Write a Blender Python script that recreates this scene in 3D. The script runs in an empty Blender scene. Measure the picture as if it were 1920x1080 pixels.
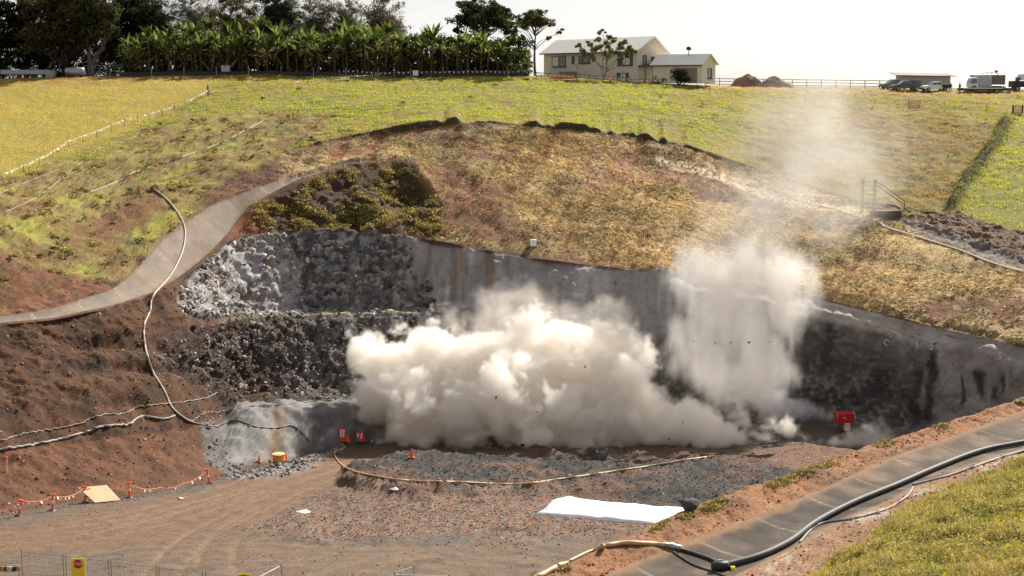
import bpy, math, random
import numpy as np
from mathutils import Vector, Matrix
from mathutils.bvhtree import BVHTree

# ------------------------------------------------------------------ camera, sky, sun, exposure
SC = bpy.context.scene
COL = SC.collection
R = math.radians
FPX, CAMZ = 2637.0, 35.0
TILT = math.atan(390.0 / FPX)
cam_d = bpy.data.cameras.new("camera")
cam = bpy.data.objects.new("camera", cam_d)
COL.objects.link(cam)
cam.location = (0, 0, CAMZ)
cam.rotation_euler = (math.pi / 2 - TILT, 0, 0)
cam_d.sensor_width = 36.0
cam_d.lens = 36.0 * FPX / 1920.0
cam_d.clip_start, cam_d.clip_end = 0.5, 5000
SC.camera = cam
cam_d.dof.use_dof = True
cam_d.dof.focus_distance, cam_d.dof.aperture_fstop = 135.0, 1.3
SUN_EL, SUN_AZ = R(37), R(33)          # azimuth to the right of the view direction
wd = bpy.data.worlds.new("World")
SC.world = wd
wd.use_nodes = True
wn = wd.node_tree
bg = wn.nodes["Background"]
sky = wn.nodes.new("ShaderNodeTexSky")
sky.sky_type = 'NISHITA'
sky.sun_disc = False
sky.sun_elevation, sky.sun_rotation = SUN_EL, SUN_AZ
sky.air_density, sky.dust_density, sky.ozone_density = 1.0, 1.0, 1.0
hs = wn.nodes.new("ShaderNodeHueSaturation"); hs.inputs["Saturation"].default_value = 0.3
wn.links.new(sky.outputs[0], hs.inputs["Color"])
# thin bright cloud over the sky
tcw = wn.nodes.new("ShaderNodeTexCoord"); mpw = wn.nodes.new("ShaderNodeMapping"); mpw.inputs["Scale"].default_value = (1, 1, 3.2)
wn.links.new(tcw.outputs["Generated"], mpw.inputs[0])
nzw = wn.nodes.new("ShaderNodeTexNoise"); nzw.inputs["Scale"].default_value = 5; nzw.inputs["Detail"].default_value = 7
wn.links.new(mpw.outputs[0], nzw.inputs["Vector"])
mrw = wn.nodes.new("ShaderNodeMapRange"); mrw.inputs[1].default_value = .46; mrw.inputs[2].default_value = .66
wn.links.new(nzw.outputs[0], mrw.inputs[0])
mxw = wn.nodes.new("ShaderNodeMix"); mxw.data_type = 'RGBA'; mxw.inputs[7].default_value = (10, 9.9, 9.8, 1)
wn.links.new(mrw.outputs[0], mxw.inputs[0]); wn.links.new(hs.outputs[0], mxw.inputs[6]); wn.links.new(mxw.outputs[2], bg.inputs[0])
bg.inputs[1].default_value = 0.05
sl = bpy.data.lights.new("sun", 'SUN')
sl.energy, sl.angle, sl.color = 5.0, R(0.5), (1.0, 0.93, 0.82)
sun = bpy.data.objects.new("sun", sl)
COL.objects.link(sun)
sdir = Vector((math.sin(SUN_AZ) * math.cos(SUN_EL), math.cos(SUN_AZ) * math.cos(SUN_EL), math.sin(SUN_EL)))
sun.rotation_euler = sdir.to_track_quat('Z', 'Y').to_euler()
SC.view_settings.view_transform = 'Standard'
SC.view_settings.look = 'None'
SC.view_settings.exposure = 1.0
SC.view_settings.gamma = 1.0
SC.cycles.volume_bounces = 14
SC.cycles.max_bounces = 16
SC.cycles.diffuse_bounces = 3
SC.cycles.transparent_max_bounces = 16
SC.cycles.volume_step_rate = 1.0
SC.cycles.volume_max_steps = 256

# ------------------------------------------------------------------ maths helpers
rng = np.random.default_rng(7)
random.seed(7)
CT, ST = math.cos(TILT), math.sin(TILT)

def rays(px, py):
    px, py = np.asarray(px, float), np.asarray(py, float)
    x, y = (px - 960) / FPX, -(py - 540) / FPX
    return np.stack(np.broadcast_arrays(x, CT + y * ST, -ST + y * CT), -1)

def at(px, py, Y):                       # point at picture direction (px, py) and ground distance Y
    d = rays(px, py)
    return d * (np.asarray(Y, float) / d[..., 1])[..., None] + np.array([0, 0, CAMZ])

def project(P):
    q = P - np.array([0, 0, CAMZ])
    dep = q[..., 1] * CT - q[..., 2] * ST
    up = q[..., 1] * ST + q[..., 2] * CT
    return 960 + FPX * q[..., 0] / dep, 540 - FPX * up / dep

_perm = np.concatenate([rng.permutation(256)] * 3)
_grad = rng.normal(size=(256, 3)); _grad /= np.linalg.norm(_grad, axis=1)[:, None]

def noise(P, s=1.0, seed=0):
    P = np.asarray(P, float) * s + seed * 17.31
    I = np.floor(P).astype(int); F = P - I; I &= 255
    u = F * F * F * (F * (F * 6 - 15) + 10)
    out = 0
    for dx in (0, 1):
        for dy in (0, 1):
            for dz in (0, 1):
                h = _perm[_perm[_perm[(I[..., 0] + dx) & 255] + ((I[..., 1] + dy) & 255)] + ((I[..., 2] + dz) & 255)]
                g = _grad[h]
                dot = g[..., 0] * (F[..., 0] - dx) + g[..., 1] * (F[..., 1] - dy) + g[..., 2] * (F[..., 2] - dz)
                out = out + dot * (u[..., 0] if dx else 1 - u[..., 0]) * (u[..., 1] if dy else 1 - u[..., 1]) * (u[..., 2] if dz else 1 - u[..., 2])
    return out * 1.6

def fbm(P, s=1.0, octv=4, seed=0, gain=0.5):
    o, a, t = 0, 1.0, 0
    for i in range(octv):
        o = o + a * noise(P, s * 2.03 ** i, seed + i); t += a; a *= gain
    return o / t * 1.4

_jit = rng.random((256, 3))

def worley(P, s=1.0, seed=0):            # distance to nearest feature point, and that cell's random value
    P = np.asarray(P, float) * s + seed * 9.7
    I = np.floor(P).astype(int)
    best = np.full(P.shape[:-1], 9.0); sec = best.copy(); val = np.zeros(P.shape[:-1])
    for dx in (-1, 0, 1):
        for dy in (-1, 0, 1):
            for dz in (-1, 0, 1):
                J = I + np.array([dx, dy, dz])
                h = _perm[_perm[_perm[J[..., 0] & 255] + (J[..., 1] & 255)] + (J[..., 2] & 255)]
                d = np.linalg.norm(J + _jit[h] - P, axis=-1)
                nb = d < best
                sec = np.where(nb, best, np.minimum(sec, d))
                val = np.where(nb, h / 255.0, val)
                best = np.where(nb, d, best)
    return best, sec, val

def sstep(a, b, x):
    t = np.clip((x - a) / (b - a), 0, 1)
    return t * t * (3 - 2 * t)

def poly_mask(U, V, poly, soft=10.0, warp=None):
    """1 inside the outline, soft edge; U, V are lookup coordinates on the surface."""
    if warp is not None:
        U, V = U + warp[0], V + warp[1]
    pts = np.array(poly, float)
    inside = np.zeros(U.shape, bool); dist = np.full(U.shape, 1e9)
    for i in range(len(pts)):
        (x1, y1), (x2, y2) = pts[i], pts[(i + 1) % len(pts)]
        if y1 != y2:
            c = ((y1 > V) != (y2 > V)) & (U < (x2 - x1) * (V - y1) / (y2 - y1) + x1)
            inside ^= c
        dx, dy = x2 - x1, y2 - y1
        t = np.clip(((U - x1) * dx + (V - y1) * dy) / max(dx * dx + dy * dy, 1e-9), 0, 1)
        dist = np.minimum(dist, np.hypot(U - x1 - t * dx, V - y1 - t * dy))
    return sstep(-soft, soft, np.where(inside, dist, -dist))

def mixc(a, b, w):
    return a * (1 - w[..., None]) + np.asarray(b, float) * w[..., None]

# ------------------------------------------------------------------ materials
MATS = {}

def nodes(name):
    m = bpy.data.materials.new(name); m.use_nodes = True
    nt = m.node_tree
    return m, nt, nt.nodes["Principled BSDF"]

def mat(name, color, rough=0.7, var=0.15, scale=3.0, metal=0.0, bump=0.0, spec=0.4):
    """Plain procedural surface: base colour broken up by noise."""
    if name in MATS: return MATS[name]
    m, nt, p = nodes(name)
    tc = nt.nodes.new("ShaderNodeTexCoord")
    nz = nt.nodes.new("ShaderNodeTexNoise"); nz.inputs["Scale"].default_value = scale; nz.inputs["Detail"].default_value = 5
    nt.links.new(tc.outputs["Object"], nz.inputs["Vector"])
    mr = nt.nodes.new("ShaderNodeMapRange"); mr.inputs[1].default_value = .25; mr.inputs[2].default_value = .75
    mr.inputs[3].default_value = 1 - var; mr.inputs[4].default_value = 1 + var
    nt.links.new(nz.outputs[0], mr.inputs[0])
    mx = nt.nodes.new("ShaderNodeVectorMath"); mx.operation = 'SCALE'
    mx.inputs[0].default_value = color
    nt.links.new(mr.outputs[0], mx.inputs["Scale"])
    nt.links.new(mx.outputs[0], p.inputs["Base Color"])
    p.inputs["Roughness"].default_value = rough; p.inputs["Metallic"].default_value = metal
    p.inputs["Specular IOR Level"].default_value = spec
    if bump:
        b = nt.nodes.new("ShaderNodeBump"); b.inputs["Strength"].default_value = bump; b.inputs["Distance"].default_value = 0.05
        nt.links.new(nz.outputs[0], b.inputs["Height"]); nt.links.new(b.outputs[0], p.inputs["Normal"])
    MATS[name] = m
    return m

def ground_mat(name, bump=0.6, fine=4.0, lo=0.6, hi=1.45, rough=0.92, spec=0.15, dist=0.25):
    """Surface albedo by zone (attribute), broken up by two sizes of noise, with bump."""
    if name in MATS: return MATS[name]
    m, nt, p = nodes(name)
    at_ = nt.nodes.new("ShaderNodeAttribute"); at_.attribute_name = "albedo"
    geo = nt.nodes.new("ShaderNodeNewGeometry")
    n1 = nt.nodes.new("ShaderNodeTexNoise"); n1.inputs["Scale"].default_value = fine; n1.inputs["Detail"].default_value = 6; n1.inputs["Roughness"].default_value = .7
    n2 = nt.nodes.new("ShaderNodeTexNoise"); n2.inputs["Scale"].default_value = fine * .17; n2.inputs["Detail"].default_value = 4
    for n in (n1, n2): nt.links.new(geo.outputs["Position"], n.inputs["Vector"])
    ad = nt.nodes.new("ShaderNodeMath"); ad.operation = 'MULTIPLY_ADD'; ad.inputs[1].default_value = .4
    nt.links.new(n2.outputs[0], ad.inputs[0]); nt.links.new(n1.outputs[0], ad.inputs[2])
    mr = nt.nodes.new("ShaderNodeMapRange"); mr.inputs[1].default_value = .45; mr.inputs[2].default_value = .95
    mr.inputs[3].default_value = lo; mr.inputs[4].default_value = hi
    nt.links.new(ad.outputs[0], mr.inputs[0])
    mx = nt.nodes.new("ShaderNodeVectorMath"); mx.operation = 'SCALE'
    nt.links.new(at_.outputs["Color"], mx.inputs[0]); nt.links.new(mr.outputs[0], mx.inputs["Scale"])
    nt.links.new(mx.outputs[0], p.inputs["Base Color"])
    p.inputs["Roughness"].default_value = rough; p.inputs["Specular IOR Level"].default_value = spec
    b = nt.nodes.new("ShaderNodeBump"); b.inputs["Strength"].default_value = bump; b.inputs["Distance"].default_value = dist
    nt.links.new(ad.outputs[0], b.inputs["Height"]); nt.links.new(b.outputs[0], p.inputs["Normal"])
    MATS[name] = m
    return m

def leaf_mat(name, trans=0.45, color=None):
    """Leaves and blades: attribute colour, partly translucent."""
    if name in MATS: return MATS[name]
    m, nt, p = nodes(name)
    nt.nodes.remove(p)
    out = nt.nodes["Material Output"]
    a = nt.nodes.new("ShaderNodeAttribute"); a.attribute_name = "albedo"
    geo = nt.nodes.new("ShaderNodeNewGeometry")
    nz = nt.nodes.new("ShaderNodeTexNoise"); nz.inputs["Scale"].default_value = 2.5
    nt.links.new(geo.outputs["Position"], nz.inputs["Vector"])
    mr = nt.nodes.new("ShaderNodeMapRange"); mr.inputs[1].default_value = .3; mr.inputs[2].default_value = .7; mr.inputs[3].default_value = .75; mr.inputs[4].default_value = 1.25
    nt.links.new(nz.outputs[0], mr.inputs[0])
    mx = nt.nodes.new("ShaderNodeVectorMath"); mx.operation = 'SCALE'
    nt.links.new(a.outputs["Color"], mx.inputs[0]); nt.links.new(mr.outputs[0], mx.inputs["Scale"])
    d = nt.nodes.new("ShaderNodeBsdfDiffuse"); t = nt.nodes.new("ShaderNodeBsdfTranslucent")
    nt.links.new(mx.outputs[0], d.inputs[0]); nt.links.new(mx.outputs[0], t.inputs[0])
    s = nt.nodes.new("ShaderNodeMixShader"); s.inputs[0].default_value = trans
    nt.links.new(d.outputs[0], s.inputs[1]); nt.links.new(t.outputs[0], s.inputs[2])
    nt.links.new(s.outputs[0], out.inputs["Surface"])
    MATS[name] = m
    return m

# ------------------------------------------------------------------ object helpers
def tag(o, label=None, cat=None, group=None, kind=None):
    if label: o["label"] = label
    if cat: o["category"] = cat
    if group: o["group"] = group
    if kind: o["kind"] = kind
    return o

def empty(name, loc, rz=0.0):
    o = bpy.data.objects.new(name, None); COL.objects.link(o)
    o.location = loc; o.rotation_euler = (0, 0, rz); o.empty_display_size = .3
    return o

def np_mesh(name, V, F, material, color=None, parent=None, smooth=False):
    """V (n,3), F (m,k) index array; color per vertex."""
    me = bpy.data.meshes.new(name)
    V = np.ascontiguousarray(V, np.float32); F = np.ascontiguousarray(F, np.int32)
    k = F.shape[1]
    me.vertices.add(len(V)); me.vertices.foreach_set("co", V.ravel())
    me.loops.add(F.size); me.loops.foreach_set("vertex_index", F.ravel())
    me.polygons.add(len(F)); me.polygons.foreach_set("loop_start", np.arange(0, F.size, k, dtype=np.int32))
    me.update(calc_edges=True)
    if smooth: me.polygons.foreach_set("use_smooth", np.ones(len(F), bool))
    if color is not None:
        a = me.attributes.new("albedo", 'FLOAT_COLOR', 'POINT')
        c = np.ones((len(V), 4), np.float32); c[:, :3] = color
        a.data.foreach_set("color", c.ravel())
    me.materials.append(material)
    o = bpy.data.objects.new(name, me); COL.objects.link(o)
    if parent: o.parent = parent
    return o

def frame_of(d):
    d = d.normalized()
    a = Vector((0, 0, 1)) if abs(d.z) < .95 else Vector((1, 0, 0))
    u = d.cross(a).normalized()
    return u, d.cross(u).normalized()

class MB:
    def __init__(s): s.v, s.f = [], []
    def quad(s, a, b, c, d):
        n = len(s.v); s.v += [tuple(a), tuple(b), tuple(c), tuple(d)]; s.f.append((n, n + 1, n + 2, n + 3)); return s
    def tri(s, a, b, c):
        n = len(s.v); s.v += [tuple(a), tuple(b), tuple(c)]; s.f.append((n, n + 1, n + 2)); return s
    def hexa(s, p):                      # 4 bottom, 4 top, same winding
        n = len(s.v); s.v += [tuple(q) for q in p]
        for f in ((3, 2, 1, 0), (4, 5, 6, 7), (0, 1, 5, 4), (1, 2, 6, 5), (2, 3, 7, 6), (3, 0, 4, 7)):
            s.f.append(tuple(n + i for i in f))
        return s
    def box(s, c, h, rz=0.0):
        c = Vector(c); M = Matrix.Rotation(rz, 3, 'Z')
        return s.hexa([c + M @ Vector((h[0] * x, h[1] * y, h[2] * z)) for z in (-1, 1) for x, y in ((-1, -1), (1, -1), (1, 1), (-1, 1))])
    def bevel_box(s, c, h, b, rz=0.0):   # box whose vertical and top edges are chamfered
        c = Vector(c); M = Matrix.Rotation(rz, 3, 'Z')
        def ring(hx, hy, z, cc):
            return [c + M @ Vector((x, y, z)) for x, y in ((-hx + cc, -hy), (hx - cc, -hy), (hx, -hy + cc), (hx, hy - cc), (hx - cc, hy), (-hx + cc, hy), (-hx, hy - cc), (-hx, -hy + cc))]
        return s.rings([ring(h[0], h[1], -h[2], b), ring(h[0], h[1], h[2] - b, b), ring(h[0] - b, h[1] - b, h[2], b * .6)])
    def rings(s, rs, caps=True):
        n0 = len(s.v); k = len(rs[0])
        for r in rs: s.v += [tuple(q) for q in r]
        for i in range(len(rs) - 1):
            for j in range(k):
                a, b = n0 + i * k + j, n0 + i * k + (j + 1) % k
                s.f.append((a, b, b + k, a + k))
        if caps:
            s.f.append(tuple(n0 + j for j in reversed(range(k)))); e = n0 + (len(rs) - 1) * k
            s.f.append(tuple(e + j for j in range(k)))
        return s
    def tube(s, pts, r, k=8, caps=True):
        pts = [Vector(p) for p in pts]; rr = r if isinstance(r, (list, tuple)) else [r] * len(pts)
        rs = []; u = None
        for i, p in enumerate(pts):
            d = (pts[min(i + 1, len(pts) - 1)] - pts[max(i - 1, 0)])
            if d.length < 1e-7: d = Vector((0, 0, 1))
            d.normalize()
            if u is None: u, _ = frame_of(d)
            u = (u - d * u.dot(d))
            if u.length < 1e-5: u, _ = frame_of(d)
            u.normalize(); w = d.cross(u)
            rs.append([p + (u * math.cos(2 * math.pi * j / k) + w * math.sin(2 * math.pi * j / k)) * rr[i] for j in range(k)])
        return s.rings(rs, caps)
    def lathe(s, c, prof, k=14):         # profile of (radius, z)
        c = Vector(c)
        return s.rings([[c + Vector((r * math.cos(2 * math.pi * j / k), r * math.sin(2 * math.pi * j / k), z)) for j in range(k)] for r, z in prof])
    def build(s, name, material, parent=None, smooth=False):
        me = bpy.data.meshes.new(name); me.from_pydata(s.v, [], s.f); me.update()
        if smooth: me.polygons.foreach_set("use_smooth", [True] * len(me.polygons))
        me.materials.append(material)
        o = bpy.data.objects.new(name, me); COL.objects.link(o)
        if parent: o.parent = parent
        return o

def copy_tree(o, parent=None):
    c = o.copy(); COL.objects.link(c); c.parent = parent
    for ch in o.children: copy_tree(ch, c)
    return c

def catmull(P, n=8):
    P = [Vector(p) for p in P]; out = []
    for i in range(len(P) - 1):
        a, b, c, d = P[max(i - 1, 0)], P[i], P[i + 1], P[min(i + 2, len(P) - 1)]
        for k in range(n):
            t = k / n
            out.append(.5 * ((2 * b) + (c - a) * t + (2 * a - 5 * b + 4 * c - d) * t * t + (3 * b - a - 3 * c + d) * t ** 3))
    return out + [P[-1]]

def text_mesh(name, body, size, M, material, parent=None, extrude=.004):
    cu = bpy.data.curves.new("lettering", 'FONT'); cu.body = body; cu.size = size; cu.extrude = extrude
    cu.align_x = 'CENTER'; cu.align_y = 'CENTER'
    o = bpy.data.objects.new("lettering", cu); COL.objects.link(o)
    dg = bpy.context.evaluated_depsgraph_get()
    me = bpy.data.meshes.new_from_object(o.evaluated_get(dg))
    bpy.data.objects.remove(o)
    me.transform(M); me.materials.clear(); me.materials.append(material); me.name = name
    t = bpy.data.objects.new(name, me); COL.objects.link(t)
    if parent: t.parent = parent
    return t

# ------------------------------------------------------------------ terrain: lofted feature lines
XS = np.arange(-320, 2261, 4.0)
NX = len(XS)

def zfloor(Y):
    a = CAMZ - 14.6 - .157 * Y
    return np.where(a > .6, a, np.where(a < -.6, 0, (a + .6) ** 2 / 2.4))

def smooth1(a, sig=5):
    k = np.exp(-.5 * (np.arange(-3 * sig, 3 * sig + 1) / sig) ** 2); k /= k.sum()
    return np.convolve(np.pad(a, 3 * sig, mode='edge'), k, mode='valid')

def line(keys, sig=4):
    k = np.array(keys, float)
    py = smooth1(np.interp(XS, k[:, 0], k[:, 1]), sig); Y = smooth1(np.interp(XS, k[:, 0], k[:, 2]), sig)
    return at(XS, py, Y), py, Y

toe_py = smooth1(np.interp(XS, [-300, 0, 100, 245, 390, 470, 540, 600, 700, 780, 1000, 1300, 1550, 1650, 1700, 1920, 2220],
                           [1035, 968, 948, 932, 905, 882, 862, 846, 826, 812, 800, 795, 795, 812, 830, 900, 990]), 4)
# toe line on the floor surface
lo, hi = np.full(NX, 50.0), np.full(NX, 200.0)
for _ in range(50):
    mid = (lo + hi) / 2; p = at(XS, toe_py, mid)
    up = p[:, 2] > zfloor(mid); lo = np.where(up, mid, lo); hi = np.where(up, hi, mid)
toe = at(XS, toe_py, lo); toe[:, 2] = zfloor(lo)

L = {}
L[1] = line([(-300, 905, 87), (0, 850, 101), (200, 828, 109), (330, 803, 116), (390, 795, 122), (412, 780, 130), (450, 764, 133.5), (560, 757, 136), (700, 757, 139), (780, 760, 141.5), (1000, 770, 143.5), (1300, 765, 144), (1550, 765, 143.8), (1650, 780, 140.2), (1700, 798, 136.6), (1920, 865, 123.8), (2220, 950, 110.8)])
L[2] = line([(-300, 820, 93), (0, 760, 106), (200, 735, 114), (330, 722, 122), (450, 728, 136), (560, 731, 141), (700, 730, 143), (780, 735, 143.5), (1000, 740, 144.8), (1300, 735, 145), (1550, 735, 144.3), (1650, 750, 140.8), (1700, 768, 137.2), (1920, 830, 124.4), (2220, 910, 111.4)])
L[3] = line([(-300, 705, 99), (0, 682, 110.5), (200, 652, 120), (330, 615, 131), (450, 596, 145), (560, 591, 150), (700, 587, 151), (790, 587, 151.5), (1000, 610, 150), (1300, 620, 149), (1550, 650, 145.6), (1650, 680, 142.1), (1700, 700, 138.5), (1920, 750, 125.6), (2220, 830, 112.6)])
L[4] = line([(-300, 693, 100), (0, 668, 111.4), (200, 640, 121), (330, 606, 132.6), (450, 588, 148), (560, 583, 153.5), (700, 579, 154), (790, 579, 154), (1000, 598, 150.7), (1300, 608, 149.4), (1550, 640, 145.9), (1650, 668, 142.4), (1700, 688, 138.8), (1920, 738, 125.9), (2220, 818, 112.9)])
L[5] = line([(-300, 647, 104), (0, 609, 115), (100, 600, 119), (213, 576, 126.6), (287, 553, 133.6), (330, 534, 139), (377, 496, 145.5), (415, 463, 151.5), (440, 447, 154.5), (520, 432, 159), (620, 430, 161), (700, 434, 161), (770, 444, 160), (830, 455, 159.5), (900, 468, 158), (1000, 487, 156.5), (1130, 500, 155), (1250, 511, 154), (1400, 535, 150.5), (1530, 560, 147.6), (1600, 577, 145.6), (1700, 602, 140.2), (1920, 652, 127.5), (2220, 730, 114.4)], 2)
L[6] = line([(-300, 642, 104.3), (0, 605, 115.3), (100, 596, 119.3), (213, 572, 127), (287, 549, 134), (330, 525, 139.5), (377, 489, 146), (415, 453, 152), (437, 424, 156.5), (446, 410, 158), (470, 386, 160), (500, 366, 163), (560, 335, 168), (640, 308, 174), (760, 294, 178), (850, 322, 175), (900, 333, 173), (1000, 345, 172), (1250, 380, 170), (1400, 430, 165), (1530, 470, 160), (1700, 530, 149.5), (1920, 600, 133), (2220, 690, 118)], 2)
L[7] = line([(-300, 622, 105.8), (0, 592, 117), (100, 577, 121.5), (213, 540, 130), (250, 510, 135), (300, 450, 144), (350, 412, 151.5), (397, 383, 157), (447, 362, 161.5), (500, 345, 165.5), (560, 323, 170), (640, 300, 175.5), (760, 284, 179.8), (850, 286, 180.3), (1000, 302, 178), (1250, 330, 177.5), (1400, 370, 175), (1500, 390, 172), (1600, 405, 168), (1660, 415, 166), (1700, 428, 163), (1750, 445, 159.5), (1800, 462, 156), (1850, 485, 150.5), (1920, 510, 144.5), (2220, 600, 128)], 2)
L[8] = line([(-300, 600, 107.5), (0, 575, 119), (213, 520, 132.5), (250, 490, 138), (300, 432, 147), (397, 368, 159.5), (500, 334, 168), (640, 291, 178), (760, 275, 181.5), (850, 274, 182.5), (1000, 286, 180.5), (1250, 312, 181), (1400, 347, 179.5), (1500, 372, 176.5), (1600, 393, 171.5), (1660, 404, 168.5), (1700, 413, 166), (1800, 440, 160.5), (1850, 462, 155.5), (1920, 488, 150), (2220, 570, 134)], 3)
L[9] = line([(-300, 480, 124), (0, 440, 133), (213, 400, 151), (300, 350, 162), (397, 320, 168), (500, 290, 176), (640, 258, 183), (760, 245, 185.5), (850, 232, 187.5), (900, 230, 187.8), (1000, 238, 187), (1130, 248, 186.5), (1250, 268, 186.5), (1400, 312, 185.5), (1500, 345, 182), (1600, 375, 176), (1700, 393, 171.5), (1800, 407, 169), (1920, 440, 161), (2220, 520, 143)])
p9, y9 = L[9][1], L[9][2]
sc_h = smooth1(np.interp(XS, [-320, 560, 690, 740, 1230, 1330, 1550, 2260], [1.5, 1.5, 2, 8, 8, 3, 2, 2]), 6)
sc_h = sc_h * np.clip(1.0 + 2.2 * smooth1(np.random.default_rng(3).normal(0, 1, NX), 4) + .8 * smooth1(np.random.default_rng(4).normal(0, 1, NX), 1), .12, 1.7)
L[10] = (at(XS, p9 - sc_h, y9 + .5), p9 - sc_h, y9 + .5)
L[11] = line([(-300, 300, 165), (0, 280, 182), (200, 250, 195), (400, 220, 203), (640, 195, 213), (900, 185, 218), (1250, 205, 213), (1500, 240, 212), (1700, 260, 208), (1920, 270, 203), (2220, 330, 180)])
L[12] = line([(-300, 170, 235), (0, 146, 248), (400, 136.5, 255), (640, 138, 256), (900, 142, 255), (1000, 144, 254), (1250, 157, 252), (1350, 162, 252), (1500, 164, 252), (1920, 170, 250), (2220, 185, 245)])
crest = L[12][0]
b = crest.copy(); b[:, 1] = 300; b[:, 0] *= 300 / L[12][2]; b[:, 2] = crest[:, 2] * .75 + .25 * 34.3 - .05
L[13] = (b,)
b2 = b.copy(); b2[:, 1] = 1100; b2[:, 0] *= 1100 / 300; b2[:, 2] -= 26
L[14] = (b2,)
b0 = at(XS, np.full(NX, 1290.), 55.0); b0[:, 0] = (XS - 960) / FPX * 58; b0[:, 2] = zfloor(np.full(NX, 55.))
rowsP = [b0, toe] + [L[i][0] for i in range(1, 15)]
subs = [150, 34, 14, 40, 6, 48, 46, 34, 20, 40, 5, 46, 40, 12, 6]
grid, seg, tpar = [], [], []
for i, n in enumerate(subs):
    A, B = rowsP[i], rowsP[i + 1]
    for k in range(n):
        t = k / n
        q = A * (1 - t) + B * t
        if i == 0: q[:, 2] = zfloor(q[:, 1])
        grid.append(q); seg.append(i); tpar.append(t)
grid.append(rowsP[-1]); seg.append(len(subs) - 1); tpar.append(1.0)
G = np.array(grid); SEG = np.repeat(np.array(seg)[:, None], NX, 1); TP = np.repeat(np.array(tpar)[:, None], NX, 1)
NV = len(G)
U = np.repeat(XS[None], NV, 0); V = project(G)[1]

# round the kinks a little, not at toe, ledge and scarp
Gs = G.copy()
for _ in range(6):
    Gs[1:-1] = Gs[1:-1] * .5 + (Gs[:-2] + Gs[2:]) * .25
keep = ((SEG == 3) & (TP > .85)) | (SEG == 4) | ((SEG == 5) & (TP > .8)) | (SEG == 6) & (TP < .15) | (SEG == 9) & (TP > .9) | (SEG == 10) | ((SEG == 11) & (TP < .1)) | (SEG == 7) | (SEG == 8)
G = np.where(keep[..., None], G, Gs)

def grid_normals(G):
    du, dv = np.gradient(G, axis=1), np.gradient(G, axis=0)
    n = np.cross(du, dv); n /= np.linalg.norm(n, axis=-1, keepdims=True) + 1e-12
    return n

# --- zones (where each kind of surface lies)
wx = fbm(G, .16, 4, 3) * 26; wy = fbm(G, .16, 4, 11) * 20
W = (wx, wy); W2 = (wx * .45, wy * .45)
pm = lambda poly, soft=10, w=W: poly_mask(U, V, poly, soft, w)
above = SEG >= 11
z_track = pm([(-330, 985), (0, 985), (200, 965), (330, 925), (470, 893), (600, 860), (700, 838), (820, 850), (760, 862), (690, 890), (640, 920), (520, 955), (455, 985), (380, 1010), (250, 1035), (-330, 1045)], 16)
z_track2 = pm([(200, 1100), (330, 1000), (470, 1000), (620, 1025), (900, 1035), (1000, 1060), (900, 1100), (600, 1200), (200, 1260)], 30)
z_dark = pm([(640, 900), (700, 878), (715, 862), (790, 858), (900, 866), (1050, 858), (1290, 862), (1460, 885), (1600, 900), (1500, 940), (1290, 990), (1150, 945), (1000, 935), (860, 925), (760, 935), (660, 925)], 9)
z_brown = pm([(940, 856), (1300, 838), (1740, 845), (1640, 880), (1480, 892), (1300, 872), (1150, 880), (1000, 866)], 10)
z_orange = pm([(455, 990), (540, 950), (640, 912), (800, 915), (1000, 918), (1160, 935), (1350, 985), (1230, 1010), (1100, 1005), (980, 1022), (820, 1008), (640, 1016), (540, 998)], 12)
z_rockl = pm([(335, 548), (385, 492), (430, 448), (520, 436), (610, 440), (575, 500), (560, 590), (450, 592), (340, 588)], 8, W2)
z_rockd = pm([(520, 438), (620, 432), (780, 446), (820, 600), (545, 592), (590, 500)], 12, W2)
z_rubble = pm([(300, 640), (420, 602), (560, 590), (860, 585), (900, 800), (680, 752), (540, 738), (440, 745), (360, 700)], 34)
z_wall = pm([(762, 447), (830, 458), (1000, 488), (1250, 512), (1400, 536), (1530, 561), (1700, 603), (1920, 653), (2300, 742), (2300, 1100), (1650, 812), (1550, 797), (1300, 797), (780, 815), (700, 828), (690, 760), (790, 720), (800, 600), (760, 540)], 5, (wx * .12, wy * .12))
z_blob = pm([(408, 800), (428, 768), (560, 757), (710, 752), (720, 830), (600, 848), (540, 864), (470, 872), (425, 868)], 6, (wx * .25, wy * .25))
z_lip = pm([(370, 800), (400, 785), (425, 850), (470, 885), (560, 862), (640, 840), (640, 850), (560, 885), (450, 905), (400, 870)], 6, (wx * .3, wy * .3))
z_straw = pm([(520, 290), (640, 262), (760, 246), (850, 233), (1000, 239), (1250, 269), (1420, 320), (1620, 395), (1700, 428), (1920, 512), (2300, 625), (2300, 735), (1920, 650), (1700, 600), (1530, 558), (1250, 509), (900, 465), (820, 445), (810, 370), (770, 300), (640, 305), (530, 335)], 9, W2)
z_shrub = pm([(452, 440), (470, 395), (560, 345), (660, 312), (765, 300), (830, 380), (830, 440), (700, 432), (560, 428)], 10, W2)
z_red_bank = pm([(425, 450), (446, 412), (500, 372), (520, 385), (490, 440)], 6, W2)
z_left = ((SEG >= 8) & (SEG <= 11)).astype(float) * (U < 700) * poly_mask(U, V, [(-400, 620), (-400, 300), (0, 340), (180, 290), (400, 190), (650, 225), (560, 275), (400, 350), (240, 510), (0, 590)], 14, W)
z_bare = pm([(-400, 640), (-400, 520), (0, 478), (90, 495), (170, 535), (205, 560), (0, 605)], 16) * ((SEG == 9) | (SEG == 8))
z_bare = np.clip(z_bare + .8 * pm([(170, 400), (300, 362), (330, 385), (250, 430), (190, 440)], 8) * (SEG == 9), 0, 1)
z_brownweed = pm([(1390, 310), (1420, 230), (1500, 195), (1700, 200), (1850, 225), (1880, 245), (1800, 385), (1700, 410), (1600, 385)], 34, (wx * 2, wy * 2))
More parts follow.
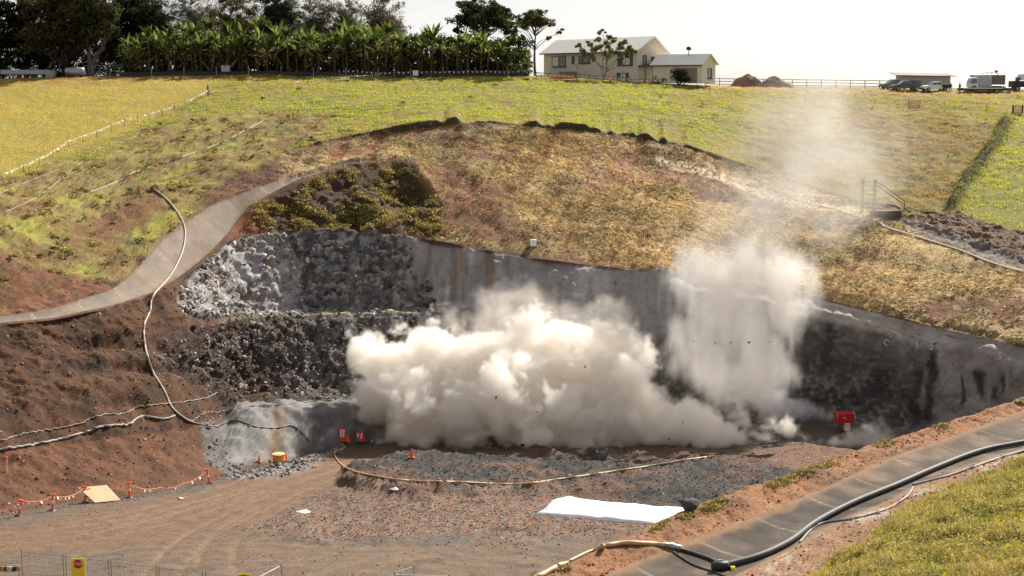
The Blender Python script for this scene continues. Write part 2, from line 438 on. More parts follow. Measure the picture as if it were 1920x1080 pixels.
z_heap = pm([(1690, 408), (1790, 398), (1920, 438), (2300, 530), (2300, 600), (1920, 497), (1800, 448), (1700, 418)], 7, W2)
z_lush = pm([(150, 300), (380, 200), (640, 160), (1000, 150), (1240, 165), (1400, 240), (1350, 270), (1000, 215), (760, 215), (560, 240), (420, 262), (300, 310)], 30, (wx * 1.6, wy * 1.6))
z_gfield = pm([(-400, 330), (-400, 120), (400, 120), (400, 165), (180, 270), (0, 340)], 10, W2)
z_rgreen = pm([(1890, 235), (1950, 205), (2300, 215), (2300, 520), (1920, 432), (1785, 388), (1830, 320)], 9, W)
ldrain = (SEG == 7) & (U < 705)
rdrain = (SEG == 8) & (U > 1662)
for m_ in (z_rubble, z_left): np.clip(m_, 0, 1, out=m_)
seg_floor = SEG == 0
for m_ in (z_rockl, z_rockd, z_rubble, z_wall, z_blob, z_straw, z_shrub): m_ *= ~seg_floor
for m_ in (z_track, z_track2, z_dark, z_brown, z_orange): m_ *= seg_floor
z_wall *= (SEG < 6); z_rockl *= (SEG < 6); z_rockd *= (SEG < 6); z_straw *= (SEG > 5) & (SEG < 10)
z_shrub *= (SEG == 6); z_straw *= 1 - z_shrub
z_rubble *= ((SEG == 2) | (SEG == 3) | (SEG == 4)) * (1 - z_wall)
z_ledge = (SEG == 4) * poly_mask(U, V, [(420, 620), (420, 560), (860, 560), (860, 620)], 12)
z_grass = above * (1 - z_left)

# the wall's top leans back as a narrow shelf on the right
shelf = sstep(1210, 1300, U) * np.where(SEG == 5, sstep(.72, .82, TP), np.where(SEG == 6, sstep(.35, 0, TP), 0))
G[..., 1] += shelf * 1.7
# --- displacement
Nn = grid_normals(G)
disp = np.zeros(U.shape)
f_big, f_mid, f_fin = fbm(G, .12, 3, 21), fbm(G, .55, 4, 31), fbm(G, 2.2, 3, 41)
soil = ((SEG >= 1) & (SEG <= 5)) * (1 - z_wall) * (1 - z_rockl) * (1 - z_rockd) * (1 - z_blob)
disp += soil * (f_big * .7 + f_mid * .38 + f_fin * .14) * sstep(0, .4, np.where(SEG == 1, TP, 1))
# scooped hollows in the red bank
for (cx, cy, rx, ry, dep) in ((205, 640, 85, 17, 1.5), (260, 690, 110, 13, 1.0), (120, 660, 30, 12, .6), (230, 760, 50, 10, .5)):
    e = ((U - cx + wx * .8) / rx) ** 2 + ((V - cy + wy * .5) / ry) ** 2
    disp -= soil * dep * np.exp(-e * 1.3)
rk = np.clip(z_rockl + z_rockd, 0, 1)
iw = (rk + z_rubble) > .02
wk1 = np.zeros(U.shape); wk2 = wk1.copy(); wkv = wk1.copy(); wks = wk1.copy()
a_, b_, c_ = worley(G[iw] + np.stack([f_mid[iw]] * 3, -1) * .5, 1.0, 2); wk1[iw] = a_; wkv[iw] = c_; wks[iw] = b_ - a_
a_, b_, c_ = worley(G[iw], 1.9, 5); wk2[iw] = a_
bed = noise(np.stack([G[..., 0] * .12, G[..., 1] * .12, G[..., 2] * 1.15], -1), 1, 63) + .5 * noise(np.stack([G[..., 0] * .3, G[..., 1] * .3, G[..., 2] * 2.6], -1), 1, 64)
disp += (z_rockd + .5 * z_rubble) * bed * .55
disp += z_rockl * ((.5 - wk1) * .75 + (.5 - wk2) * .3 + f_mid * .35 + f_fin * .1)
disp += z_rockd * ((.5 - wk1) * .6 + (.5 - wk2) * .3 + f_mid * .8 + f_big * 1.2 + f_fin * .15 + (wkv - .5) * .25)
disp += z_rubble * ((.5 - wk1) * .7 + (.5 - wk2) * .4 + f_mid * .25 + (wkv - .5) * .3)
ribs = noise(np.stack([U * .045, V * .004, U * 0], -1), 1, 5) + .6 * noise(np.stack([U * .11, V * .008, U * 0], -1), 1, 6)
wl = z_wall * sstep(0, .5, np.where(SEG == 1, TP, 1))
disp += wl * (ribs * (.07 + .2 * sstep(1050, 880, U)) + f_mid * .34 + f_fin * .08 + f_big * 1.1 + .35 * fbm(G, .3, 3, 25))
disp += z_blob * (f_mid * .5 + f_fin * .12 + f_big * .3 + 1.5 * np.sin(np.clip((V - 750) / 105, 0, 1) * math.pi) * sstep(405, 450, U) + ribs * .07)
batter = z_straw
disp += batter * (f_big * .5 + f_mid * .13 + f_fin * .05)
gull = noise(np.stack([(U + .55 * V) * .05, V * .006, U * 0], -1), 1, 9)
disp -= batter * np.clip(gull - .1, 0, 1) * .4
disp += z_shrub * (f_big * .8 + f_mid * .8 + f_fin * .2)
for (cx, cy, rx, ry, dep) in ((770, 350, 60, 32, 2.6), (660, 405, 55, 22, 1.8), (560, 395, 50, 14, .8)):
    disp -= z_shrub * dep * np.exp(-(((U - cx) / rx) ** 2 + ((V - cy) / ry) ** 2) * 1.2)
disp += ((SEG >= 8) & (SEG <= 9)) * (1 - z_left) * (1 - z_straw) * (f_mid * .3 + f_fin * .12)
disp += z_left * (f_big * .5 + f_mid * .3 + f_fin * .1)
disp += z_grass * (fbm(G, .05, 3, 51) * .5 + f_mid * .26 * (1 - .6 * z_gfield) + f_fin * .07) * sstep(0, .3, np.where(SEG == 11, TP, 1)) * (SEG < 13)
disp += z_brownweed * (f_mid * .25)
disp += z_heap * (f_mid * .26 + f_fin * .18 + .3)
disp += (SEG == 10) * f_mid * .35
hedge = np.zeros(U.shape)
for (x1, y1), (x2, y2) in zip([(1885, 238), (1862, 275), (1830, 320), (1805, 352)], [(1862, 275), (1830, 320), (1805, 352), (1785, 388)]):
    t_h = np.clip(((U - x1) * (x2 - x1) + (V - y1) * (y2 - y1)) / ((x2 - x1) ** 2 + (y2 - y1) ** 2), 0, 1)
    hedge = np.maximum(hedge, np.exp(-((U - x1 - t_h * (x2 - x1)) / 11) ** 2 - ((V - y1 - t_h * (y2 - y1)) / 9) ** 2))
hedge = hedge * above
disp += hedge * 1.2
RUTS = [[(-200, 1012), (0, 1005), (200, 985), (420, 935), (600, 882), (760, 852), (900, 846)], [(-200, 1030), (100, 1020), (300, 980), (470, 925), (640, 872), (720, 850)], [(-200, 990), (60, 992), (250, 968), (420, 918), (560, 878), (640, 858)],
        [(250, 1190), (300, 1080), (360, 1010), (460, 960), (560, 915), (680, 868)], [(420, 1200), (400, 1090), (410, 1020), (450, 985), (520, 945)], [(-200, 1060), (120, 1050), (300, 1025), (480, 1020), (700, 1035), (950, 1030), (1050, 1045)],
        [(-200, 1085), (150, 1080), (400, 1058), (650, 1050), (900, 1048), (1020, 1062)], [(560, 1200), (600, 1090), (720, 1045), (900, 1022), (1060, 1015), (1150, 1005)], [(1000, 872), (1150, 880), (1300, 868), (1500, 852)]]
rutm = np.zeros(U.shape); GXY = G[..., :2]
for path in RUTS:
    pp = []
    for a_, b_ in path:
        d_ = rays(a_, b_); lo_, hi_ = 40., 200.
        for _ in range(30):
            mi_ = (lo_ + hi_) / 2; q_ = at(a_, b_, mi_)
            if q_[2] > float(zfloor(np.array(mi_))): lo_ = mi_
            else: hi_ = mi_
        pp.append(q_[:2])
    pp = np.array(pp); tt = np.linspace(0, len(pp) - 1, 60); pp = np.stack([smooth1(np.interp(tt, np.arange(len(pp)), pp[:, i_]), 3) for i_ in (0, 1)], 1)
    ds = np.full(U.shape, 1e9); sgn = np.ones(U.shape)
    rr_ = slice(0, subs[0])
    for a_, b_ in zip(pp[:-1], pp[1:]):
        v_ = b_ - a_; w_ = GXY[rr_] - a_; t_ = np.clip((w_ @ v_) / (v_ @ v_), 0, 1); dd = np.linalg.norm(w_ - t_[..., None] * v_, axis=-1)
        ds[rr_] = np.minimum(ds[rr_], dd)
    ds = ds + f_mid * .12
    rutm = np.maximum(rutm, np.exp(-((ds - .95) / .24) ** 2) * (.55 + .45 * sstep(-.4, .3, f_big)))
crisp = np.where(SEG == 4, 1, np.where(SEG == 3, sstep(.86, .97, TP), np.where(SEG == 5, sstep(.08, .0, TP), 0))) * (U > 430) * (U < 860)
disp *= 1 - .85 * crisp
fl = seg_floor * sstep(0.02, .05, TP) * sstep(1.0, .94, TP)
G0 = G.copy()
G = G + Nn * (disp * (1 - .0 * U))[..., None]
# floor: low gravel heaps and wheel ruts
rut = np.sin((V - .24 * U) * .24 + fbm(G, .05, 3, 77) * 5) * .5 + .5
tarp_bed = poly_mask(U, V, [(990, 965), (1030, 930), (1100, 928), (1300, 945), (1340, 1000), (1200, 995)], 10)
fh = (1 - tarp_bed) * (z_dark * (.75 + f_mid * .45 + f_fin * .12 + f_big * .5) * .9 + z_brown * (.25 + f_mid * .2) + z_orange * (f_mid * .16 + f_fin * .10 + .12)) + (f_mid * .07 + f_fin * .03) - rutm * .09 * (1 - z_dark) + z_track * .0 + z_lip * (f_mid * .4 + .2)
G[..., 2] += fl * fh
# drains: dished concrete
G[..., 2] -= np.where(ldrain, np.sin(TP * math.pi) * .35, 0) + np.where(rdrain, np.sin(TP * math.pi) * .2, 0)
Nn = grid_normals(G)

# --- albedo
def C(*c): return np.array(c, float)
n1 = fbm(G, .35, 4, 61); n2 = fbm(G, 1.6, 3, 71); n3 = fbm(G, .09, 3, 81); n4 = fbm(G, 3.5, 2, 91)
A = np.zeros(G.shape)
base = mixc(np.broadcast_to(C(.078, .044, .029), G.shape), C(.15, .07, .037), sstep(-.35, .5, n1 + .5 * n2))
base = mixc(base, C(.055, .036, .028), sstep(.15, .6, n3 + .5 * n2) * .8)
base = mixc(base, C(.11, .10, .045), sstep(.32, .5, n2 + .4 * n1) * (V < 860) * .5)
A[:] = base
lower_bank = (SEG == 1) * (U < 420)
A = mixc(A, mixc(np.broadcast_to(C(.21, .095, .05), G.shape), C(.12, .065, .042), sstep(-.2, .5, n1)), lower_bank * .75)  # foot of the bank painted lighter and more orange, as if sunlit
# floor
gr = mixc(np.broadcast_to(C(.115, .086, .064), G.shape), C(.09, .078, .068), sstep(-.3, .4, n1))
gr = mixc(gr, C(.125, .083, .056), sstep(-.05, .6, n3 + .4 * n1) * .8)
ru2 = sstep(.25, .8, np.sin((V - .22 * U) * .33 + fbm(G, .04, 3, 78) * 6) * .5 + .5 + n2 * .3)
gr = mixc(gr, C(.145, .086, .053), z_track * (.55 + .4 * ru2))
gr = mixc(gr, C(.14, .093, .063), z_track2 * (.3 + .5 * ru2))
gr = mixc(gr, C(.19, .125, .082), rutm * .55)
gr = mixc(gr, C(.06, .05, .042), sstep(.3, .65, fbm(G, .5, 4, 55) + .3 * n2) * (1 - z_track) * .6)
gr = mixc(gr, mixc(np.broadcast_to(C(.15, .078, .048), G.shape), C(.085, .06, .05), sstep(-.1, .4, n2)), z_brown * .9)
og = mixc(np.broadcast_to(C(.15, .086, .056), G.shape), C(.135, .118, .102), sstep(-.15, .35, n4 + n2 * .5))
og = mixc(og, C(.06, .05, .045), sstep(.2, .5, n2 + .5 * n1))
dk = mixc(np.broadcast_to(C(.036, .033, .032), G.shape), C(.08, .068, .06), sstep(.0, .6, n2 + n1 * .4))
dk = mixc(dk, C(.115, .066, .045), sstep(-.05, .4, fbm(G, .16, 4, 49) + .3 * n1) * .8)
gr = mixc(gr, dk, z_dark)
gr = mixc(gr, og, z_orange * (1 - .75 * z_dark * sstep(-.3, .2, n1)))
edge = seg_floor * sstep(.93, .985, TP) * (U < 620)
gr = mixc(gr, C(.085, .075, .07), edge * .8)
A = np.where(seg_floor[..., None], gr, A)
A = mixc(A, mixc(np.broadcast_to(C(.20, .19, .19), G.shape), C(.10, .085, .08), sstep(-.1, .4, n2)), z_lip)
# rock
bk = mixc(np.broadcast_to(C(.08, .073, .07), G.shape), C(.25, .235, .225), sstep(.1, .75, wkv + n2 * .3))
bk = mixc(bk, C(.10, .058, .04), sstep(.0, .5, n1) * .5)
bk = mixc(bk, mixc(np.broadcast_to(C(.085, .048, .033), G.shape), C(.05, .037, .03), sstep(-.2, .4, n2)), sstep(660, 430, U + 1.2 * wx) * .9)
A = mixc(A, bk, z_rubble)
lr = mixc(np.broadcast_to(C(.34, .33, .335), G.shape), C(.21, .19, .18), sstep(.2, .9, wkv * .6 + n1 * .6 + .3))
lr = mixc(lr, C(.16, .10, .065), sstep(.2, .6, n1 + n3 * .5) * .6)
A = mixc(A, lr, z_rockl)
dr = mixc(np.broadcast_to(C(.10, .096, .094), G.shape), C(.34, .33, .325), sstep(.36, .75, wkv * .45 + n2 * .55 + n1 * .3 + .25))
dr = mixc(dr, C(.14, .13, .125), sstep(.0, .5, bed) * .7)
dr = mixc(dr, C(.07, .065, .03), sstep(.25, .6, n1 - n2 * .3) * .7)
A = mixc(A, dr, z_rockd)
# sprayed concrete walls with run-off streaks
sU = np.stack([U * .03, V * .0035, U * 0], -1)
st1, st2, st3 = noise(sU, 1, 13), noise(sU, 2.3, 14), noise(sU, 5, 15)
wc = mixc(np.broadcast_to(C(.25, .235, .23), G.shape), C(.35, .335, .325), sstep(0, .6, st2 + .4 * n1))
wc = mixc(wc, C(.12, .11, .105), sstep(.1, .6, st3 + .5 * st1) * (.15 + .5 * sstep(1060, 860, U)))
wc = mixc(wc, C(.17, .155, .145), sstep(0, .5, n1 + n3) * .5)
wc = mixc(wc, C(.17, .10, .055), sstep(.25, .6, st1 + .45 * st2) * sstep(1230, 900, U) * .7)
wc = mixc(wc, C(.30, .15, .05), np.exp(-((U - 862 + f_mid * 9) / 5) ** 2) * sstep(580, 480, V) * .6 * sstep(-.4, .2, n2))
wc = mixc(wc, C(.22, .12, .05), np.exp(-((U - 800 + f_mid * 8) / 6) ** 2) * sstep(560, 470, V) * .5 * sstep(-.4, .2, n2))
for (px_, w_, y0, y1) in ((1745, 13, 655, 790), (1715, 14, 690, 800), (1642, 26, 690, 780), (1590, 20, 700, 800), (1840, 9, 690, 740), (1868, 8, 720, 745), (1690, 10, 715, 800), (1555, 14, 600, 680)):
    wc = mixc(wc, C(.035, .033, .033), np.exp(-((U - px_ + f_mid * 10 + f_fin * 4) / w_) ** 4) * sstep(y0 - 8, y0 + 12, V) * sstep(y1 + 18, y1 - 6, V) * .92)
wet_shade = poly_mask(U, V, [(1150, 670), (1300, 640), (1400, 580), (1560, 580), (1650, 640), (1735, 690), (1760, 820), (1660, 880), (1150, 880)], 45, W)
wc = mixc(wc, mixc(np.broadcast_to(C(.04, .038, .038), G.shape), C(.10, .095, .085), sstep(.1, .5, n2 + n1 * .5)), wet_shade * .85)  # wet patch painted darker still to imitate shadow on the wall
low_face = sstep(.0, .5, fbm(np.stack([U * .012, V * .016, U * 0], -1), 1, 4, 19) + (V - (565 + .12 * (U - 800))) * .004)
wc = mixc(wc, mixc(np.broadcast_to(C(.07, .06, .055), G.shape), C(.20, .18, .17), sstep(-.1, .5, n2 + .6 * n1)), low_face * .75)
band = np.where(SEG == 5, sstep(.45, .62, TP + .12 * n1), 0) * sstep(1380, 1560, U)
wc = mixc(wc, mixc(np.broadcast_to(C(.42, .38, .345), G.shape), C(.31, .28, .255), sstep(-.2, .4, n1)), band * .8)  # upper wall painted paler to imitate the light falling on it
farw = sstep(1690, 1860, U + 2.2 * wx) * (SEG <= 5)
wc = mixc(wc, mixc(np.broadcast_to(C(.24, .22, .205), G.shape), C(.15, .13, .12), sstep(.0, .5, n1 + st2 * .5)), farw * .7 * (wc.mean(-1) > .05))
for (px_, w_, y0, y1) in ((1745, 10, 655, 790), (1715, 11, 690, 800), (1840, 8, 690, 740), (1868, 7, 720, 745), (1800, 6, 700, 760), (1885, 5, 700, 735)):
    wc = mixc(wc, C(.035, .033, .033), np.exp(-((U - px_ + f_mid * 8 + f_fin * 3) / w_) ** 4) * sstep(y0 - 8, y0 + 12, V) * sstep(y1 + 18, y1 - 6, V) * .9)
wc = mixc(wc, C(.31, .275, .245), shelf * (SEG == 5) * .35 * sstep(-.3, .4, n1))  # shelf colour lightened as if sunlit
A = mixc(A, wc, z_wall)
bc = mixc(np.broadcast_to(C(.115, .112, .115), G.shape), C(.17, .165, .16), sstep(-.2, .4, n1))
bc = mixc(bc, C(.12, .065, .03), np.exp(-((U - 512 + f_mid * 8) / 13) ** 2) * sstep(775, 800, V) * .8)
bc = mixc(bc, C(.10, .075, .055), sstep(.2, .5, st2) * .35)
A = mixc(A, bc, z_blob)
dw = poly_mask(U, V, [(545, 738), (700, 730), (720, 758), (560, 760)], 5) * (SEG >= 1) * (SEG <= 3)
A = mixc(A, C(.085, .08, .078), dw * .8)
A = mixc(A, mixc(np.broadcast_to(C(.27, .235, .17), G.shape), C(.13, .115, .08), sstep(-.2, .3, n2)), z_ledge)
# straw batter
sr = mixc(np.broadcast_to(C(.41, .305, .16), G.shape), C(.27, .17, .092), sstep(-.1, .45, n1 + .5 * n2))
red_patch = np.clip(sstep(-.02, .35, fbm(G, .1, 4, 35) + .25 * n1) + poly_mask(U, V, [(800, 330), (860, 300), (930, 420), (900, 450), (830, 420)], 25, W) * .8 + poly_mask(U, V, [(1010, 255), (1250, 285), (1400, 340), (1330, 350), (1100, 300)], 20, W) * .6, 0, 1)
sr = mixc(sr, mixc(np.broadcast_to(C(.20, .092, .055), G.shape), C(.11, .055, .038), sstep(-.1, .4, n2 + .5 * n1)), red_patch * .85)
strk = noise(np.stack([(U + 2.2 * V) * .012, (V - .45 * U) * .08, U * 0], -1), 1, 23)
sr = mixc(sr, C(.44, .34, .17), sstep(.05, .5, strk + n2 * .25) * sstep(1000, 1500, U) * .8)
sr = mixc(sr, C(.17, .15, .085), sstep(.2, .55, fbm(G, .22, 3, 33)) * .6)
sr = mixc(sr, C(.20, .09, .05), sstep(.02, .3, gull) * .75)
sr = sr * (.72 + .6 * sstep(-.45, .5, fbm(G, .07, 4, 39)))[..., None]
bnd = noise(np.stack([(U + .8 * V) * .0045 + wx * .01, (V - .22 * U) * .03 + wy * .02, U * 0], -1), 1, 57) + .35 * n1
sr = mixc(sr, C(.46, .36, .185), sstep(.05, .5, bnd) * .6 * (1 - .75 * red_patch))
sr = mixc(sr, C(.19, .175, .085), sstep(-.05, -.5, bnd) * .6 * sstep(-.4, .2, n3 + .2) * (1 - .75 * red_patch))
pale = poly_mask(U, V, [(1230, 285), (1330, 312), (1420, 345), (1520, 372), (1630, 405), (1625, 416), (1510, 392), (1410, 365), (1320, 330), (1225, 297)], 5, W2)
sr = mixc(sr, C(.55, .44, .30), pale * .85)
A = mixc(A, sr, z_straw)
A = mixc(A, C(.17, .068, .032), z_red_bank * (SEG == 6) * .9)
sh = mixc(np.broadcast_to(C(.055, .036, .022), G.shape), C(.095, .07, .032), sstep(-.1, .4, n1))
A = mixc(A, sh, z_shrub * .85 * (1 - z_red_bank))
lf = mixc(np.broadcast_to(C(.22, .17, .055), G.shape), C(.21, .12, .06), sstep(-.1, .4, n1 + .4 * n3))
lf = mixc(lf, C(.10, .10, .03), sstep(.05, .45, n2 + .5 * n3))
lf = mixc(lf, C(.27, .26, .05), sstep(.0, .4, fbm(G, .14, 4, 47)) * .8)
lf = mixc(lf, C(.17, .085, .045), sstep(.15, .45, fbm(G, .17, 4, 48)) * .7)
A = mixc(A, lf, z_left)
A = mixc(A, mixc(np.broadcast_to(C(.155, .065, .036), G.shape), C(.075, .042, .028), sstep(-.1, .4, n2)), z_bare * .9)
gc = mixc(np.broadcast_to(C(.27, .225, .055), G.shape), C(.21, .20, .045), sstep(-.3, .3, n1 + n3))
gc = mixc(gc, C(.22, .155, .065), sstep(.05, .5, fbm(G, .13, 3, 37)) * .7)
gc = mixc(gc, C(.13, .14, .035), sstep(.05, .5, n2 + .3 * n1) * .55)
gc = mixc(gc, C(.20, .22, .045), z_lush * .7 * sstep(-.4, .2, n1))
gc = mixc(gc, C(.29, .225, .05), z_gfield * .7)
gc = mixc(gc, C(.18, .115, .058), z_brownweed * .75 * sstep(-.5, .2, n1))
gc = mixc(gc, C(.23, .225, .05), z_rgreen * .9)
rim = (SEG == 12) * sstep(.75, .97, TP) * (U < 520) * (n1 > -.15)
gc = mixc(gc, C(.19, .085, .045), rim * .8)
flat = (SEG >= 13)
gc = gc * (.72 + .28 * z_gfield[..., None]); gc = mixc(gc, C(.20, .165, .09), flat * .8)
dirt = (SEG == 12) * sstep(.8, .95, TP) * (U > 1330)
gc = mixc(gc, C(.25, .17, .10), dirt * .6)
A = np.where((above * (z_left < .5))[..., None], gc, A)
A = mixc(A, C(.06, .05, .028), (SEG == 10) * sstep(600, 700, U) * sstep(1450, 1300, U) * (.6 + .4 * sstep(-.2, .3, n2)))
A = mixc(A, gc, (SEG == 9) * (z_straw < .3) * (z_left < .3) * (U > 1250) * 1.0 * (1 - z_heap))
A = mixc(A, mixc(np.broadcast_to(C(.16, .10, .066), G.shape), C(.095, .07, .05), sstep(-.2, .3, n2)), z_heap)
cd = mixc(np.broadcast_to(C(.21, .168, .135), G.shape), C(.165, .142, .122), sstep(-.3, .4, n1))
cd = mixc(cd, C(.18, .125, .09), sstep(.1, .5, fbm(np.stack([G[..., 0] * .3, G[..., 1] * .3, G[..., 2] * 1.6], -1), .5, 4, 43)) * .8)
def run_length(P, centre):               # distance along a drain's centre line of the nearest point on it
    cum = np.concatenate([[0], np.cumsum(np.linalg.norm(np.diff(centre, axis=0), axis=1))]); out = np.zeros(len(P))
    for k in range(0, len(P), 2000):
        q = P[k:k + 2000]; d = ((q[:, None, :2] - centre[None, :, :2]) ** 2).sum(-1); i = np.clip(d.argmin(1), 1, len(centre) - 2)
        tg = unit_(centre[i + 1] - centre[i - 1]); out[k:k + 2000] = cum[i] + ((q - centre[i]) * tg).sum(-1)
    return out
def unit_(v): return v / (np.linalg.norm(v, axis=-1, keepdims=True) + 1e-9)
jl = np.zeros(U.shape)
for msk, cen in ((ldrain, (rowsP[7] + rowsP[8]) / 2), (rdrain, (rowsP[8] + rowsP[9]) / 2)):
    rl = run_length(G[msk], cen); sp_ = 6.0
    jl[msk] = np.exp(-((np.abs((rl / sp_ + .5) % 1 - .5) * sp_) / .11) ** 2)
cd = mixc(cd, C(.42, .40, .37), jl * (.25 + .5 * sstep(.4, .7, TP)) * .7)
cd = mixc(cd, C(.14, .08, .05), (sstep(.10, .0, TP + .09 * n2) + sstep(.90, 1.0, TP + .10 * n2)) * .8)
A = np.where(ldrain[..., None], cd, A)
cd2 = mixc(np.broadcast_to(C(.12, .105, .095), G.shape), C(.16, .13, .11), sstep(-.3, .4, n1))
A = np.where(rdrain[..., None], mixc(cd2, C(.45, .42, .38), jl * .6), A)
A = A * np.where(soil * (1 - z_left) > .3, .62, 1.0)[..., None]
A = mixc(A, C(.055, .05, .026), sstep(.3, .7, hedge) * .9)
A = np.clip(A, .01, .8)

# --- split into the named pieces of the setting
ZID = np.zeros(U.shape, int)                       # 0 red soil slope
ZID[seg_floor] = 1
ZID[(z_rubble > .45)] = 2
ZID[((z_rockl + z_rockd) > .5)] = 3
ZID[(z_wall > .5)] = 4
ZID[(z_blob > .5)] = 5
ZID[(z_straw > .4)] = 6
ZID[(z_shrub > .5)] = 7
ZID[(SEG >= 9) & (z_straw <= .4)] = 8
ZID[ldrain] = 9
ZID[rdrain] = 10
ZID[z_heap > .5] = 11
gm = ground_mat("earth"); gmr = ground_mat("rock", bump=.9, fine=3.0, dist=.3); gmw = ground_mat("sprayed_concrete", bump=.35, fine=2.2, lo=.8, hi=1.2, dist=.15, rough=.8)
gmg = ground_mat("grassy_earth", bump=.8, fine=5.5, lo=.55, hi=1.5, dist=.3); gmc = ground_mat("drain_concrete", bump=.2, fine=1.8, lo=.82, hi=1.18, dist=.06)
gmf = ground_mat("gravel", bump=.7, fine=7.0, lo=.5, hi=1.55, dist=.12)
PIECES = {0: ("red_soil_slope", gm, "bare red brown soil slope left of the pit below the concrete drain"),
          1: ("pit_floor", gmf, "gravel and packed earth floor of the pit with wheel tracks"),
          2: ("rubble_slope", gmr, "dark broken rock slope between the two benches left of the dust"),
          3: ("rock_face", gmr, "jagged grey blasted rock face below the upper drain"),
          4: ("retaining_wall", gmw, "tall grey sprayed concrete cut wall streaked with rust around the pit"),
          5: ("concrete_abutment", gmw, "low rounded sprayed concrete mass with rust stain at foot of rubble"),
          6: ("straw_batter", gm, "long batter covered in straw mulch above the cut wall"),
          7: ("scrub_slope", gm, "shaded scrubby slope between the concrete drain and rock face"),
          8: ("grass_hillside", gmg, "green and yellow grassy hillside rising to the hilltop"),
          9: ("left_drain", gmc, "wide pale concrete lined drain curving down the left hillside"),
          10: ("right_drain", gmc, "concrete drain strip with white joints below the brown spoil heap on right"),
          11: ("spoil_bank", gm, "brown lumpy spoil bank above the drain on the right hillside")}
idx = np.arange(NV * NX).reshape(NV, NX)
Q = np.stack([idx[:-1, :-1], idx[:-1, 1:], idx[1:, 1:], idx[1:, :-1]], -1).reshape(-1, 4)
qz = ZID[:-1, :-1].reshape(-1)
GV, GA, GN = G.reshape(-1, 3), A.reshape(-1, 3), Nn.reshape(-1, 3)
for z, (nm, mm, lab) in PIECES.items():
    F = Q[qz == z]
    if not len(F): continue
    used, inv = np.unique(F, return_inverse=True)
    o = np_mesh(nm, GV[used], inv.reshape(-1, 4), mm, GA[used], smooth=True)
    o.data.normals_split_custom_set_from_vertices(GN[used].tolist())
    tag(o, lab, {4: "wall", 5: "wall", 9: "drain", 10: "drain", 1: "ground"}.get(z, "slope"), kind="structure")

# ------------------------------------------------------------------ near bank with the big drain
BX = np.concatenate([np.arange(640, 2200, 3.5), np.arange(2200, 2800, 8.0)])
def bline(keys, z):
    k = np.array(keys, float)
    py = smooth1(np.interp(BX, k[:, 0], k[:, 1]), 5); d = rays(BX, py)
    return d * (z / d[:, 2])[:, None] + np.array([0, 0, CAMZ])
B1 = bline([(640, 1262), (1010, 1083), (1100, 1043), (1180, 1008), (1300, 955), (1480, 893), (1600, 849), (1690, 818), (1800, 786), (1920, 748), (2340, 612), (2900, 440)], -14.25)
B2 = bline([(640, 1310), (1050, 1110), (1120, 1085), (1190, 1055), (1280, 1020), (1413, 970), (1557, 910), (1680, 853), (1790, 817), (1873, 787), (1920, 770), (2340, 628), (2900, 452)], -14.5)
B3 = bline([(640, 1420), (1000, 1240), (1200, 1160), (1390, 1078), (1487, 1030), (1580, 978), (1713, 920), (1813, 875), (1920, 843), (2340, 705), (2900, 528)], -14.4)
B4 = bline([(640, 1600), (1200, 1300), (1527, 1090), (1613, 1022), (1713, 958), (1780, 918), (1920, 864), (2340, 735), (2900, 565)], -14.0)
B5 = bline([(640, 1700), (1200, 1500), (1527, 1250), (1920, 1120), (2340, 1000), (2900, 840)], -11.5)
B6 = bline([(640, 1700), (2900, 1700)], -7.0)
B0 = B1 + np.array([-4.5, 17, 0]); B0[:, 2] = zfloor(B0[:, 1]) - .3
B05 = B1 + np.array([-.15, .6, -.25])
brows, bsub = [B0, B05, B1, B2, B3, B4, B5, B6], [30, 4, 16, 48, 14, 60, 30]
g, s_, t_ = [], [], []
for i, n in enumerate(bsub):
    for k in range(n):
        t = k / n; q = brows[i] * (1 - t) + brows[i + 1] * t
        if i == 3: q[:, 2] -= math.sin(t * math.pi) * .22
        g.append(q); s_.append(i); t_.append(t)
g.append(brows[-1]); s_.append(len(bsub) - 1); t_.append(1)
BG = np.array(g); BS = np.repeat(np.array(s_)[:, None], len(BX), 1); BT = np.repeat(np.array(t_)[:, None], len(BX), 1)
bm1, bm2, bm3 = fbm(BG, .5, 4, 101), fbm(BG, 2.5, 3, 111), fbm(BG, .12, 2, 121)
amp = np.where(BS == 3, 0, np.where(BS == 2, sstep(0, .2, BT) * sstep(1, .8, BT), np.where(BS == 4, sstep(0, .25, BT), 1.0)))
BG[..., 2] += amp * (bm1 * .18 + bm2 * .06) + (BS <= 1) * bm1 * .12 + np.where(BS == 1, .0, 0)
BN = grid_normals(BG)
bs = mixc(np.broadcast_to(C(.26, .125, .062), BG.shape), C(.17, .09, .052), sstep(-.2, .4, bm1 + .6 * bm2))
bs = mixc(bs, C(.30, .20, .12), sstep(.2, .5, bm2) * .5)
bs2 = mixc(np.broadcast_to(C(.23, .13, .075), BG.shape), C(.36, .30, .24), sstep(.1, .6, bm1 + .5 * bm2))
bgx = mixc(np.broadcast_to(C(.15, .13, .045), BG.shape), C(.20, .13, .07), sstep(0, .4, bm1))
dcn = mixc(np.broadcast_to(C(.06, .05, .043), BG.shape), C(.088, .069, .055), sstep(-.3, .4, bm1))
dcn = mixc(dcn, C(.15, .105, .075), sstep(.1, .5, fbm(BG, .25, 4, 131)) * .7)
rl = run_length(BG[BS == 3], (B2 + B3) / 2); rl = rl - run_length(B2[np.abs(BX - 1413).argmin()][None], (B2 + B3) / 2)[0]
jt = np.full(BS.shape, 9.0); jt[BS == 3] = np.abs((rl / 3.3 + .5) % 1 - .5) * 3.3
dcn = mixc(dcn, C(.30, .235, .17), np.exp(-(jt / .05) ** 2) * .6)
dcn = dcn * (.72 + .55 * sstep(-.4, .5, fbm(BG, .7, 4, 151)))[..., None]
